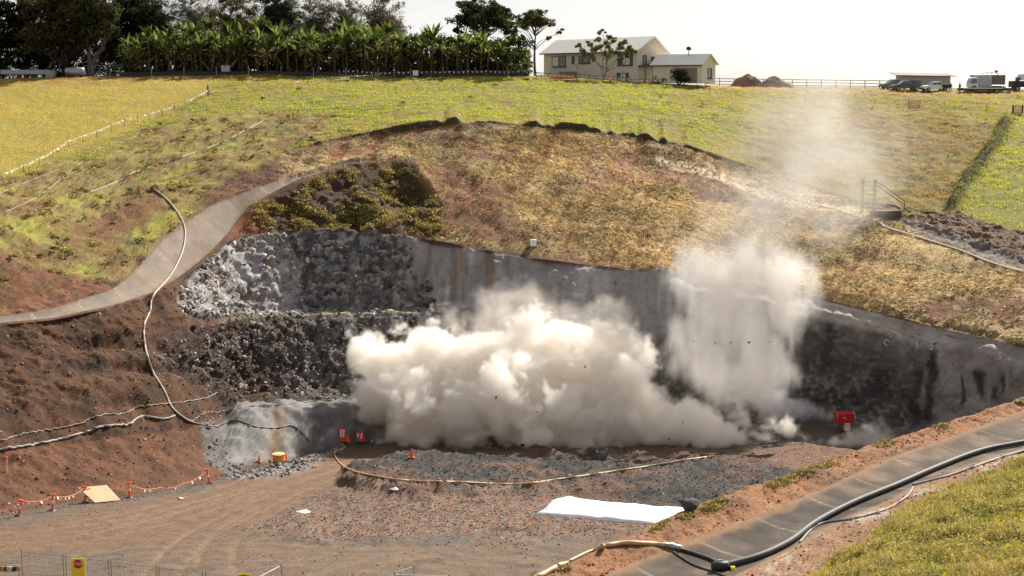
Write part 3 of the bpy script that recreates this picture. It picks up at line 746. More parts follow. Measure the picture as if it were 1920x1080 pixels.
dcn = mixc(dcn, C(.17, .10, .06), sstep(.16, .02, BT + .10 * bm1 + .06 * bm2) * .9)
dcn = mixc(dcn, C(.20, .13, .085), sstep(.80, .98, BT + .15 * bm1 + .06 * bm2) * .8)
dcn = mixc(dcn, C(.22, .15, .10), (sstep(.1, .0, BT) + sstep(.93, 1, BT)) * .6 * sstep(-.3, .2, bm2 + .3))
BA = np.where((BS <= 2)[..., None], bs, np.where((BS == 3)[..., None], dcn, np.where((BS == 4)[..., None], bs2, bgx)))
BA = np.clip(BA, .01, .8)
bi = np.arange(BG.shape[0] * BG.shape[1]).reshape(BG.shape[:2])
BQ = np.stack([bi[:-1, :-1], bi[1:, :-1], bi[1:, 1:], bi[:-1, 1:]], -1).reshape(-1, 4)
bz = BS[:-1, :-1].reshape(-1)
BV, BAf, BNf = BG.reshape(-1, 3), BA.reshape(-1, 3), -BN.reshape(-1, 3)
BNf *= np.sign(BNf[:, 2:3] + 1e-9)
for nm, sel, mm, lab, cat in (("near_bank", (bz <= 2), ground_mat("bank_soil", bump=.8, fine=6, dist=.12), "orange soil berm on the pit side of the near drain", "bank"),
                              ("near_drain", bz == 3, ground_mat("dark_drain", bump=.3, fine=7, lo=.75, hi=1.3, dist=.03), "dark jointed concrete drain crossing the right foreground", "drain"),
                              ("grassy_bank", bz >= 4, ground_mat("bank_soil"), "earth bank under the flowering grass in the right foreground", "bank")):
    F = BQ[sel]; used, inv = np.unique(F, return_inverse=True)
    o = np_mesh(nm, BV[used], inv.reshape(-1, 4), mm, BAf[used], smooth=True)
    o.data.normals_split_custom_set_from_vertices(BNf[used].tolist())
    tag(o, lab, cat, kind="structure")

allV = np.concatenate([GV, BV]); allF = np.concatenate([Q, BQ + len(GV)])
BVH = BVHTree.FromPolygons([tuple(v) for v in allV.tolist()], allF.tolist())
CAMP = Vector((0, 0, CAMZ))

def hit(px, py):
    d = Vector(rays(px, py).tolist()).normalized()
    l, n, i, ds = BVH.ray_cast(CAMP, d)
    if l is None: raise ValueError(f"no ground at {px},{py}")
    if n.dot(d) > 0: n = -n
    return l, n

def drop(x, y):
    l, n, i, ds = BVH.ray_cast(Vector((x, y, 200)), Vector((0, 0, -1)))
    return l

def stand(px, Y):                        # ground point in picture column px at distance Y
    return drop((px - 960) / FPX * Y * 1.0, Y)

# ------------------------------------------------------------------ ground cover (uncountable)
cell = np.linalg.norm(np.cross(np.gradient(G, axis=1), np.gradient(G, axis=0)), axis=-1)
INVIEW = (U > -60) & (U < 1980) & (V < 1120)

def sample(weight, n, arr=None):
    if arr is None: P_, N_, A_, a_ = G, Nn, A, cell
    else: P_, N_, A_, a_ = arr
    w = (np.clip(weight, 0, None) * a_).ravel(); cs = np.cumsum(w)
    k = np.searchsorted(cs, rng.random(n) * cs[-1]); k = np.minimum(k, w.size - 1)
    j, i = np.divmod(k, P_.shape[1])
    j2 = np.clip(j + rng.integers(0, 2, n), 0, P_.shape[0] - 1); i2 = np.clip(i + rng.integers(0, 2, n), 0, P_.shape[1] - 1)
    a, b = rng.random((2, n, 1))
    p = P_[j, i]; p = p + (P_[j2, i] - p) * a + (P_[j, i2] - p) * b
    nn = N_[j, i]; nn = nn * np.sign(nn[:, 2:3] + 1e-9)
    return p, nn, A_[j, i], (j, i)

def unit(v): return v / (np.linalg.norm(v, axis=-1, keepdims=True) + 1e-9)

def blades(name, p, h, w, per, col, lean=.6, seg2=False, trans=.5, clump=.12, cvar=.25, parent=None, mname="leaf"):
    n = len(p); m = n * per
    P_ = np.repeat(p, per, 0); H_ = np.repeat(np.broadcast_to(h, n), per) * rng.uniform(.5, 1.15, m)
    W_ = np.repeat(np.broadcast_to(w, n), per) * rng.uniform(.6, 1.3, m)
    P_ = P_ + np.concatenate([rng.normal(0, 1, (m, 2)) * np.repeat(np.broadcast_to(clump, n), per)[:, None], np.full((m, 1), -.02)], 1)
    a = rng.uniform(0, 2 * np.pi, m); side = np.stack([np.cos(a), np.sin(a), a * 0], 1)
    b = rng.uniform(0, 2 * np.pi, m); l = rng.uniform(0, lean, m)
    d = unit(np.stack([np.cos(b) * l, np.sin(b) * l, np.ones(m)], 1))
    c = np.repeat(col, per, 0) * rng.uniform(1 - cvar, 1 + cvar, (m, 1))
    if seg2:
        mid = P_ + d * (H_ * .55)[:, None]; tip = P_ + d * H_[:, None] + np.stack([np.cos(b), np.sin(b), b * 0 - .5], 1) * (H_ * .3 * l)[:, None]
        hw = (W_ * .5)[:, None]
        V_ = np.stack([P_ - side * hw, P_ + side * hw, mid + side * hw * .8, mid - side * hw * .8, tip], 1).reshape(-1, 3)
        i0 = np.arange(m) * 5
        F_ = np.concatenate([np.stack([i0, i0 + 1, i0 + 2], 1), np.stack([i0, i0 + 2, i0 + 3], 1), np.stack([i0 + 3, i0 + 2, i0 + 4], 1)])
        return np_mesh(name, V_, F_, leaf_mat(mname, trans), np.repeat(c, 5, 0), parent)
    V_ = np.stack([P_ - side * (W_ * .5)[:, None], P_ + side * (W_ * .5)[:, None], P_ + d * H_[:, None]], 1).reshape(-1, 3)
    return np_mesh(name, V_, np.arange(m * 3).reshape(-1, 3), leaf_mat(mname, trans), np.repeat(c, 3, 0), parent)

def leaf_clumps(p, r, per, size, col, squash=.8, cvar=.35, up=.0):
    """Leaf-sized quads through a volume round each point -> verts, faces, colours."""
    n = len(p); m = n * per
    P_ = np.repeat(p, per, 0); r_ = np.repeat(np.broadcast_to(r, n), per)
    d = unit(rng.normal(size=(m, 3))) * (rng.random((m, 1)) ** .45); d[:, 2] *= squash
    if up: d[:, 2] = np.abs(d[:, 2]) * up
    c = P_ + d * r_[:, None]
    nrm = unit(rng.normal(size=(m, 3)) + d * .8 + np.array([0, 0, .5])); t = unit(np.cross(nrm, rng.normal(size=(m, 3)))); b_ = np.cross(nrm, t)
    s = (np.repeat(np.broadcast_to(size, n), per) * rng.uniform(.6, 1.3, m))[:, None]
    V_ = np.stack([c - t * s * .5, c + b_ * s * .28, c + t * s * .5, c - b_ * s * .28], 1).reshape(-1, 3)
    cc = np.repeat(np.repeat(np.broadcast_to(col, (n, 3)) * rng.uniform(.75, 1.25, (n, 1)), per, 0) * rng.uniform(1 - cvar, 1 + cvar, (m, 1)), 4, 0)
    return V_, np.arange(m * 4).reshape(-1, 4), cc

_oct = unit(np.array([(1, 0, 0), (-1, 0, 0), (0, 1, 0), (0, -1, 0), (0, 0, 1), (0, 0, -1), (1, 1, 1), (-1, 1, 1), (-1, -1, 1), (1, -1, 1)], float))
import bmesh
def _hull_rock(k):
    r_ = np.random.default_rng(k); bm = bmesh.new()
    for q in unit(r_.normal(size=(13, 3))) * r_.uniform(.75, 1.1, (13, 1)): bm.verts.new(q * np.array([1, .8, .65]))
    bmesh.ops.convex_hull(bm, input=bm.verts)
    for v in [v for v in bm.verts if not v.link_faces]: bm.verts.remove(v)
    bm.verts.index_update()
    v = np.array([v.co[:] for v in bm.verts]); f = np.array([[q.index for q in fc.verts] for fc in bm.faces]); bm.free()
    return v, f
ROCKS = [_hull_rock(k) for k in range(6)]

def stones(name, p, r, col, material, sink=.42):
    VV, FF, CC, off = [], [], [], 0
    kind = rng.integers(0, 6, len(p))
    for k in range(6):
        s = kind == k; n = s.sum()
        if not n: continue
        v, f = ROCKS[k]
        q = unit(rng.normal(size=(n, 4))); w_, x, y, z = q.T
        M = np.stack([1 - 2 * (y * y + z * z), 2 * (x * y - z * w_), 2 * (x * z + y * w_), 2 * (x * y + z * w_), 1 - 2 * (x * x + z * z), 2 * (y * z - x * w_), 2 * (x * z - y * w_), 2 * (y * z + x * w_), 1 - 2 * (x * x + y * y)], 1).reshape(n, 3, 3)
        vv = np.einsum('nij,vj->nvi', M, v) * r[s][:, None, None] + (p[s] + np.array([0, 0, 1]) * (r[s] * (.5 - sink))[:, None])[:, None]
        VV.append(vv.reshape(-1, 3)); FF.append((f[None] + (np.arange(n) * len(v))[:, None, None]).reshape(-1, 3) + off); off += n * len(v)
        CC.append(np.repeat(col[s] * rng.uniform(.6, 1.5, (n, 1)), len(v), 0))
    return np_mesh(name, np.concatenate(VV), np.concatenate(FF), material, np.concatenate(CC))

# grass on the hillside
wgrass = z_grass * (SEG >= 11) * (SEG <= 12) * INVIEW
p, n_, c, ji = sample(wgrass * (.2 + .8 * sstep(-.2, .4, n1 + .4 * n2)) * (1 - .45 * z_gfield), 70000)
tall = .16 + .16 * sstep(-.2, .5, n1[ji] + .4 * n3[ji]) * (1 - .6 * z_gfield[ji])
tag(blades("grass", p, tall, .09, 4, c * np.array([2.2, 2.12, 1.7]) / (.72 + .28 * z_gfield[ji])[:, None], lean=.9, clump=.25), "short sunlit grass covering the hillside above the cut", "grass", kind="stuff")
# weeds and low bushes on the uncut ground
ww = (z_left * sstep(-.3, .3, n2 * .5 + n1) * 3.2 * (1 - z_bare) + z_brownweed * (.55 + sstep(-.1, .3, n1)) + (SEG == 10) * 11.0 * (U > 600) * (U < 1420) * sstep(-.1, .3, n1 + .2)
      + z_lush * (SEG >= 11) * sstep(.0, .4, n1 + .4 * n2) * 1.1 * (U < 1320) + sstep(.55, .95, np.where(SEG == 9, TP, 0)) * (U > 640) * 1.6 * sstep(-.1, .35, n1 + .3 * n2) + sstep(.22, 0, np.where(SEG == 11, TP, 1)) * (U > 640) * (U < 1600) * 1.4 * sstep(-.1, .35, n1) + z_heap * .35 + z_rgreen * .8 + hedge * 22 + poly_mask(U, V, [(1390, 300), (1430, 270), (1490, 330), (1520, 365), (1440, 345)], 20) * above * 2.5 + ((SEG == 8) | (SEG == 9)) * (1 - z_left) * (1 - z_straw) * sstep(-.1, .4, n1) * (U < 700) * 1.2 + soil * (1 - z_rubble) * sstep(.25, .5, n2) * .12) * INVIEW
p, n_, c, ji = sample(ww, 17000)
cw = mixc(np.broadcast_to(C(.22, .23, .06), p.shape), C(.32, .25, .12), sstep(-.3, .3, rng.normal(0, .35, len(p)) + 1.1 * z_brownweed[ji] - .2 - .9 * z_lush[ji] - .8 * z_rgreen[ji]))
gl_ = fbm(p, .14, 4, 47)
cw = mixc(cw, C(.40, .40, .075), z_left[ji] * sstep(-.05, .3, gl_) * .9)
cw = mixc(cw, C(.075, .09, .032), z_left[ji] * (rng.random(len(p)) < .33) * .9)
cw = mixc(cw, C(.07, .085, .03), (SEG[ji] == 10) * .8)
cw = mixc(cw, C(.06, .06, .028), np.clip(hedge[ji] * 1.5, 0, 1))
cw = mixc(cw, C(.28, .31, .065), ((z_lush[ji] + z_rgreen[ji]) > .4) * .7)
r_ = rng.uniform(.14, .5, len(p)) * (1 + .7 * (SEG[ji] == 10) + 1.2 * hedge[ji]) * (1 - .35 * z_lush[ji]) * (.7 + .6 * sstep(-.3, .4, n1[ji]))
VV, FF, CC = leaf_clumps(p, r_, 14, .19, cw, squash=.8, up=1.2)
tag(np_mesh("weeds", VV, FF, leaf_mat("leaf"), CC), "low weeds and brown scrub scattered over the hillside", "weeds", kind="stuff")
# dark and grey green bushes standing out of the weeds
wb = (z_left * sstep(.1, .4, n2 + .5 * n1) + poly_mask(U, V, [(1385, 300), (1425, 255), (1500, 320), (1530, 375), (1450, 350)], 22, W) * above * 4 + poly_mask(U, V, [(1180, 165), (1290, 175), (1420, 225), (1400, 250), (1280, 205)], 14, W) * above * 1.2
      + poly_mask(U, V, [(560, 268), (650, 250), (740, 236), (740, 250), (640, 268)], 6) * 5 + poly_mask(U, V, [(60, 440), (150, 440), (140, 480), (80, 490)], 12) * 2 + z_lush * (SEG >= 11) * .12 + z_brownweed * .25) * INVIEW
p, n_, c, ji = sample(wb * (U < 1000), 520)
p2, n2_, c2, ji2 = sample(wb * (U > 1000), 520)
cl_ = mixc(np.broadcast_to(C(.055, .07, .026), p.shape), C(.12, .135, .05), rng.random(len(p)) ** 2)
cr_ = mixc(np.broadcast_to(C(.10, .11, .05), p2.shape), C(.27, .26, .13), rng.random(len(p2)))
VV, FF, CC = leaf_clumps(np.concatenate([p, p2]) + np.array([0, 0, .2]), np.concatenate([rng.uniform(.3, .8, len(p)), rng.uniform(.4, 1.1, len(p2))]), 70, .2, np.concatenate([cl_, cr_]), squash=.75, up=1.0)
tag(np_mesh("shrubbery", VV, FF, leaf_mat("leaf"), CC), "dark and grey green low bushes dotted over the hillside", "bushes", kind="stuff")
# yellow green bushes on the shaded scrub slope
p, n_, c, ji = sample(z_shrub * sstep(-.15, .25, n1 + .3 * n2) * (V > 315) + z_left * .12 * sstep(.1, .4, n1) + z_rockd * .06 * sstep(.2, .5, n1) * (SEG == 5) * (TP > .3) , 1300)
cw = mixc(np.broadcast_to(C(.17, .14, .05), p.shape), C(.42, .33, .12), rng.random(len(p)))
VV, FF, CC = leaf_clumps(p, rng.uniform(.3, .8, len(p)), 34, .24, cw, up=1.0)
tag(np_mesh("scrub", VV, FF, leaf_mat("leaf"), CC), "yellow green scrub clinging to the dark slope above the rock face", "scrub", kind="stuff")
# straw mulch
ws = z_straw * INVIEW * (.3 + sstep(-.35, .35, strk + n2 * .4 + .3))
p, n_, c, ji = sample(ws * (1 - .88 * red_patch) * (.15 + sstep(-.35, .45, fbm(G, .07, 4, 39))), 70000)
m = len(p); t = unit(np.cross(n_, rng.normal(size=(m, 3)) + np.array([.8, .0, 0]))); t[:, 2] += rng.uniform(-.05, .3, m); t = unit(t)
sd = unit(np.cross(t, n_ + rng.normal(0, .5, (m, 3)))); ln = rng.uniform(.06, .25, (m, 1)); wd_ = rng.uniform(.02, .05, (m, 1))
q = p + n_ * rng.uniform(.02, .10, (m, 1))
V_ = np.stack([q - t * ln - sd * wd_, q - t * ln + sd * wd_, q + t * ln + sd * wd_ * .6, q + t * ln - sd * wd_ * .6], 1).reshape(-1, 3)
cs_ = mixc(np.broadcast_to(C(.70, .55, .27), p.shape), C(.40, .26, .135), sstep(.35, .9, rng.random(m) + .25 * (n3[ji]))) * rng.uniform(.65, 1.3, (m, 1))
cs_ = mixc(cs_, c * 1.9, (rng.random(m) < .55) * .85)
cs_ = mixc(cs_, C(.26, .25, .11), (rng.random(m) < .14) * 1.0)
cs_ = mixc(cs_, C(.85, .70, .40), (rng.random(m) < .10 + .45 * sstep(1050, 1500, U[ji])) * .85)  # more bright straw towards the right, partly imitating glare there
tag(np_mesh("straw", V_, np.arange(m * 4).reshape(-1, 4), leaf_mat("straw_blade", .45), np.repeat(cs_, 4, 0)), "loose straw mulch strewn over the batter above the wall", "straw", kind="stuff")
p, n_, c, ji = sample(z_straw * INVIEW * (.08 + sstep(.05, .5, fbm(G, .22, 3, 33) + .2)), 5200)
VV, FF, CC = leaf_clumps(p, rng.uniform(.08, .3, len(p)), 12, .15, mixc(np.broadcast_to(C(.20, .19, .08), p.shape), C(.28, .17, .09), rng.random(len(p))), up=1.0)
tag(np_mesh("undergrowth", VV, FF, leaf_mat("leaf"), CC), "olive and brown seedlings sprouting through the straw mulch", "undergrowth", kind="stuff")
# broken rock
p, n_, c, ji = sample((z_rubble * 1.4 + z_rockd * .3 + z_rockl * .25 + z_lip * seg_floor * 1.5 + z_lip * .5) * INVIEW, 5000)
k = rng.random(len(p)); cr = np.where((k < .14)[:, None], C(.42, .40, .38), np.where((k < .5)[:, None], C(.11, .10, .095), C(.22, .19, .175)))
tag(stones("rubble", p, .05 + .24 * rng.random(len(p)) ** 2.6, cr, ground_mat("rock")), "broken dark rock lying over the slope left of the dust", "rubble", kind="stuff")
p, n_, c, ji = sample(z_rockl * INVIEW * sstep(-.3, .3, n1), 420)
tag(stones("rock_blocks", p, rng.uniform(.15, .55, len(p)), np.where((rng.random(len(p)) < .75)[:, None], C(.36, .34, .33), C(.22, .19, .17)), ground_mat("rock"), sink=.75), "pale grey blocky rock standing out of the left face", "rocks", kind="stuff")
p, n_, c, ji = sample((z_rockd + z_rubble * .6) * INVIEW * sstep(-.1, .4, n1 + .3 * n2), 330)
tag(stones("rock_blocks", p, rng.uniform(.15, .65, len(p)), np.where((rng.random(len(p)) < .35)[:, None], C(.24, .225, .215), C(.09, .083, .08)), ground_mat("rock"), sink=.7), "dark and grey broken blocks on the shaded rock face and rubble", "rocks", kind="stuff")
p, n_, c, ji = sample((z_dark * .55 + z_orange * 1.0 + z_brown * .25 + seg_floor * .07 * (1 - .7 * z_track) + edge * .7) * INVIEW * (seg_floor), 28000)
k = rng.random(len(p)); cr = c * (1.7 - .5 * z_dark[ji])[:, None]
cr = np.where((k < .03)[:, None], C(.42, .40, .37), cr)
cr = np.where(((k > .6) & (z_orange[ji] > .4))[:, None], C(.27, .145, .09), cr)
tag(stones("gravel", p, .025 + .09 * rng.random(len(p)) ** 2.6, cr, ground_mat("gravel")), "loose dark and orange gravel heaped on the pit floor", "gravel", kind="stuff")
p, n_, c, ji = sample((soil * (V > 480) + ((SEG == 8) | (SEG == 9)) * (U < 700) * (1 - z_straw)) * (.5 + sstep(0, .5, n2)) * (1 - .7 * z_left) * INVIEW, 5000)
k = rng.random(len(p)); cr = np.where((k < .10)[:, None], C(.38, .30, .24), np.where((k < .7)[:, None], c * 1.7, C(.26, .12, .065)))
tag(stones("soil_rubble", p, .03 + .16 * rng.random(len(p)) ** 3.5, cr, ground_mat("earth")), "stones and red clods on the bare soil slope at left", "rubble", kind="stuff")

# near bank: flowering grass, clods
bcell = np.linalg.norm(np.cross(np.gradient(BG, axis=1), np.gradient(BG, axis=0)), axis=-1)
BU, BVV = project(BG); binv = (BU > 1000) & (BU < 2500) & (BVV < 1350) & (BVV > 700)
barr = (BG, BN, BA, bcell)
infr = np.where((BU < 1980) & (BVV < 1100), 1.0, .22)
p, n_, c, ji = sample(infr * (BS >= 5) * binv * (.25 + sstep(-.3, .3, bm1)) + (BS == 4) * binv * .25 * sstep(.55, 1, BT) * sstep(-.1, .4, bm1), 15500, barr)
cg = mixc(np.broadcast_to(C(.30, .30, .07), p.shape), C(.44, .33, .14), sstep(.3, .8, rng.random(len(p)) * .7 + .3 * (bm1[ji] + .5)))
hh = rng.uniform(.14, .40, len(p)) * (.55 + .7 * sstep(-.4, .4, bm1[ji] + .5 * bm3[ji]))
tag(blades("tall_grass", p, hh, .016, 9, cg, lean=1.0, seg2=True, clump=.10, cvar=.35), "tall green and straw grass on the near bank at bottom right", "grass", kind="stuff")
s_ = rng.random(len(p)) < .75
VV, FF, CC = leaf_clumps(p[s_] + np.array([0, 0, .08]), rng.uniform(.08, .22, s_.sum()), 16, .07, cg[s_], up=1.2)
tag(np_mesh("clover", VV, FF, leaf_mat("leaf"), CC), "broad leaved weeds among the near bank grass", "weeds", kind="stuff")
s_ = rng.random(len(p)) < .085
VV, FF, CC = leaf_clumps(p[s_] + np.array([0, 0, 1]) * (hh[s_] * .95)[:, None], .05, 7, .05, np.broadcast_to(C(.62, .47, .02), (s_.sum(), 3)), cvar=.15)
tag(np_mesh("flowers", VV, FF, leaf_mat("petal", .35), CC), "small yellow flowers dotted through the near bank grass", "flowers", kind="stuff")
p, n_, c, ji = sample(((BS == 2) + (BS == 4) * 1.2 + (BS == 3) * .015) * binv, 6500, barr)
k = rng.random(len(p)); cr = np.where((k < .12)[:, None], C(.38, .30, .24), np.where((k < .3)[:, None], C(.14, .09, .06), c * 1.4))
tag(stones("pebbles", p, .01 + .06 * rng.random(len(p)) ** 3.2, cr, ground_mat("bank_soil")), "pebbles and clods along both sides of the near drain", "pebbles", kind="stuff")
p, n_, c, ji = sample((BS == 2) * binv * (BT < .3) * sstep(.05, .4, fbm(BG, .6, 3, 141)), 480, barr)
VV, FF, CC = leaf_clumps(p, rng.uniform(.05, .22, len(p)), 14, .08, np.broadcast_to(C(.30, .24, .09), p.shape) * rng.uniform(.6, 1.3, (len(p), 1)), up=1.1)
tag(np_mesh("verge_weeds", VV, FF, leaf_mat("leaf"), CC), "yellow green weeds fringing the pit edge of the soil berm", "weeds", kind="stuff")

# ------------------------------------------------------------------ trees
BARK = mat("bark", (.085, .07, .058), .9, .35, 2.0, bump=.5)
PALEBARK = mat("pale_bark", (.20, .17, .14), .9, .3, 2.0, bump=.4)

def limb(mb, a, b, r0, r1, bend=.12, k=6):
    a, b = Vector(a), Vector(b); L_ = (b - a).length
    mid = (a + b) / 2 + Vector(rng.normal(0, bend * L_, 3).tolist()) + Vector((0, 0, bend * L_ * .6))
    mb.tube(catmull([a, mid, b], 4), [r0 + (r1 - r0) * i / 8 for i in range(9)], k)

def tree(name, label, x, y, height, clusters, trunk_h, r0, leafcol, leaf=.42, per=110, bark=BARK, group=None, forks=1, trans=.4, lean=(0, 0), cvar=.45, twigs=0):
    """clusters: list of (dx, dy, z, radius) foliage clumps about the trunk foot."""
    base = drop(x, y) - Vector((0, 0, .15))
    t = tag(empty(name, base), label, "tree", group)
    mb = MB(); tops = []
    for f in range(forks):
        off = Vector((rng.normal(0, .12 * (forks > 1)), rng.normal(0, .1 * (forks > 1)), 0))
        spread = Vector((rng.normal(0, 1.0 * (forks > 1)), rng.normal(0, .8 * (forks > 1)), 0)) + Vector((lean[0], lean[1], 0))
        pts = [off, off + spread * .35 + Vector((rng.normal(0, .08), 0, trunk_h * .5)), off + spread + Vector((0, 0, trunk_h)), off + spread * 1.15 + Vector((rng.normal(0, .2), 0, height * .86))]
        sp = catmull(pts, 6); n = len(sp)
        mb.tube(sp, [r0 * (1.25 if i == 0 else 1) * (1 - .82 * i / (n - 1)) for i in range(n)], 9); tops.append(sp)
    for (dx, dy, z, r) in clusters:
        sp = tops[rng.integers(0, forks)]
        zs = max(trunk_h * .45, z - 1.0 - .55 * math.hypot(dx, dy))
        q = min(sp, key=lambda v: abs(v.z - zs))
        limb(mb, q, (dx, dy, z), r0 * .34, r0 * .05)
        for _ in range(3 + twigs):
            e = Vector((dx, dy, z)) + Vector((unit(rng.normal(size=3)) * r * 1.0).tolist())
            limb(mb, Vector((dx, dy, z)) * .8 + q * .2, e, r0 * .11, r0 * .025, k=4)
    mb.build("trunk", bark, t, smooth=True)
    cl = np.array(clusters)
    subp, subr = [], []
    for (dx, dy, z, r) in clusters:
        k = 6
        d = unit(rng.normal(size=(k, 3))) * rng.uniform(.35, .95, (k, 1)) * r; d[:, 2] *= .6
        subp.append(np.array([dx, dy, z]) + d); subr.append(np.full(k, r * .42) * rng.uniform(.7, 1.3, k))
    sp_, sr_ = np.concatenate(subp), np.concatenate(subr)
    VV, FF, CC = leaf_clumps(sp_, sr_, per // 6, leaf, np.array(leafcol), squash=.65, cvar=cvar)
    np_mesh("crown", VV, FF, leaf_mat("leaf_%.2f" % trans, trans), CC, t)
    return t

def ell(n, rx, ry, rz, zc, rc, hollow=.5, low=-1):
    out = []
    while len(out) < n:
        d = unit(rng.normal(size=3)) * (hollow + (1 - hollow) * rng.random())
        if d[2] < low: continue
        out.append((d[0] * rx, d[1] * ry, zc + d[2] * rz, rc * rng.uniform(.7, 1.3)))
    return out

def X(px, Y): return (px - 960) / FPX * Y
# great dark trees at the far left
for (px, Y, h, lab, col) in ((-40, 262, 22, "dark leafy tree cut by the left frame edge behind the trailer", (.05, .058, .022)),
                             (60, 268, 24, "tall dense dark tree standing behind the long grey trailer", (.045, .05, .021)),
                             (128, 262, 19, "brownish dark tree between the trailer and the thick trunked tree", (.08, .065, .033)),
                             (250, 276, 20, "dark tree behind the first banana plants at the grove's left end", (.04, .045, .02))):
    tree("broadleaf_tree", lab, X(px, Y), Y, h, ell(60, 6.5, 4.5, h * .46, h * .5, 2.6, .3), h * .2, .45, col, .62, 340, group="dark trees at the top left")
tree("broadleaf_tree", "tree with thick forking trunk beside the black rail fence", X(180, 260), 260, 20,
     ell(34, 5.8, 4.5, 6.5, 13.0, 2.3, .3, -.75), 7, .62, (.075, .08, .028), .55, 260, forks=2, group="dark trees at the top left")
tree("understorey_tree", "small golden leaved tree under the thick trunked tree", X(212, 268), 268, 7, ell(9, 2.4, 2, 2.4, 4.2, 1.1), 2, .15, (.17, .12, .035), .36, 150)
# thin grey open trees behind the bananas
for (px, Y, h, sp, lab, per, col) in ((300, 280, 19, 4.0, "open grey crowned tree rising behind the left banana plants", 60, (.10, .10, .07)),
                                 (370, 284, 20, 4.5, "bare twiggy tree second from left above the bananas", 34, (.12, .12, .09)),
                                 (440, 280, 17, 4.0, "tree with yellowing leaves above the banana grove", 66, (.15, .12, .05)),
                                 (525, 276, 19, 3.2, "dark straight trunked tree above the middle of the banana grove", 120, (.05, .055, .03)),
                                 (590, 286, 18, 4.0, "pale thin crowned tree right of the dark straight trunked one", 44, (.15, .14, .10)),
                                 (655, 286, 17.5, 3.8, "feathery grey tree above the banana grove", 50, (.14, .13, .09)),
                                 (722, 284, 17, 3.4, "rightmost feathery grey tree with reddish leaves behind the bananas", 56, (.15, .115, .085))):
    tree("open_tree", lab, X(px, Y), Y, h, ell(84, sp * 1.6, 3.8, h * .46, h * .56, 1.9, .1), h * .3, .26, col, .34, int(per * 3.0), bark=PALEBARK if per < 60 else BARK, twigs=8, group="open trees behind the banana grove")
# rounded dark rainforest tree, umbrella tree
cl = ell(34, 5.2, 4.5, 3.9, 11.2, 2.0, .35, -.6)
tree("rainforest_tree", "big round dense dark tree right of the banana grove top", X(905, 274), 274, 15.5, cl + [(-4.5, 0, 9.0, 1.3), (4.9, 0, 7.2, 1.5), (5.4, .5, 8.6, 1.4), (3.5, -1, 6.4, 1.4)], 6, .5, (.05, .065, .026), .46, 420)
cl = [(math.cos(a) * r_, math.sin(a) * r_ * .8, z, rr) for a, r_, z, rr in [(rng.uniform(0, 6.28), rng.uniform(.3, 4.7), 0, 1.25) for _ in range(34)]]
cl = [(dx, dy, 12.2 - .075 * (dx * dx + dy * dy) - rng.uniform(0, 2.2), rr) for dx, dy, z, rr in cl] + [(-4.2, 0, 8.6, 1.1), (4.6, 0, 8.4, 1.0), (2.4, 0, 7.2, .6), (-2.6, 0, 7.4, .6)]
tree("umbrella_tree", "slim tree with open umbrella crown left of the house", X(1003, 258), 258, 13.2, cl, 7.5, .27, (.11, .12, .045), .36, 300, twigs=3)
cl = [(a_ * 1.15, b_, c_ * 1.18, d_ * 1.35) for a_, b_, c_, d_ in [(-3.2, 0, 4.6, .75), (-2.3, .4, 5.6, .7), (-1.0, 0, 6.4, .7), (-.5, .3, 7.4, .55), (.6, 0, 5.6, .8), (1.5, .2, 6.3, .7), (2.4, 0, 5.2, .75), (3.6, .3, 5.0, .7), (-1.8, -.3, 3.6, .7), (.2, .3, 4.2, .7), (2.2, -.2, 3.6, .6), (-.8, 0, 5.2, .7), (4.3, 0, 4.6, .5), (-3.9, .2, 5.3, .6), (-2.6, 0, 4.0, .7), (1.4, 0, 4.6, .8), (3.0, 0, 5.9, .6), (.6, .2, 6.7, .6), (-1.6, 0, 4.7, .8), (3.3, 0, 3.9, .6), (-3.4, 0, 3.5, .5)]]
tree("garden_tree", "low spreading pale branched tree in front of the house", X(1132, 254), 254, 5.2, cl, 1.8, .2, (.24, .24, .10), .34, 460, bark=PALEBARK, forks=3)
base = drop(X(1268, 251), 251)
sh_ = tag(empty("garden_shrub", base), "round dark green shrub in front of the garage door", "shrub")
VV, FF, CC = leaf_clumps(np.array(ell(16, 2.0, 1.4, 1.3, 1.5, .8, .5))[:, :3], .8, 90, .3, np.array([.04, .06, .025]))
np_mesh("foliage", VV, FF, leaf_mat("leaf"), CC, sh_)
mb = MB()
for k in range(5): limb(mb, (0, 0, -.1), (rng.uniform(-1.2, 1.2), rng.uniform(-.8, .8), 1.8), .07, .02)
mb.build("stem", BARK, sh_)
base = drop(X(1232, 250), 250)
sh2 = tag(empty("garden_shrub", base), "purple brown bush left of the round dark green shrub", "shrub")
VV, FF, CC = leaf_clumps(np.array(ell(8, 1.1, .8, .8, .9, .55, .5))[:, :3], .55, 80, .22, np.array([.10, .055, .055]))
np_mesh("foliage", VV, FF, leaf_mat("leaf"), CC, sh2)

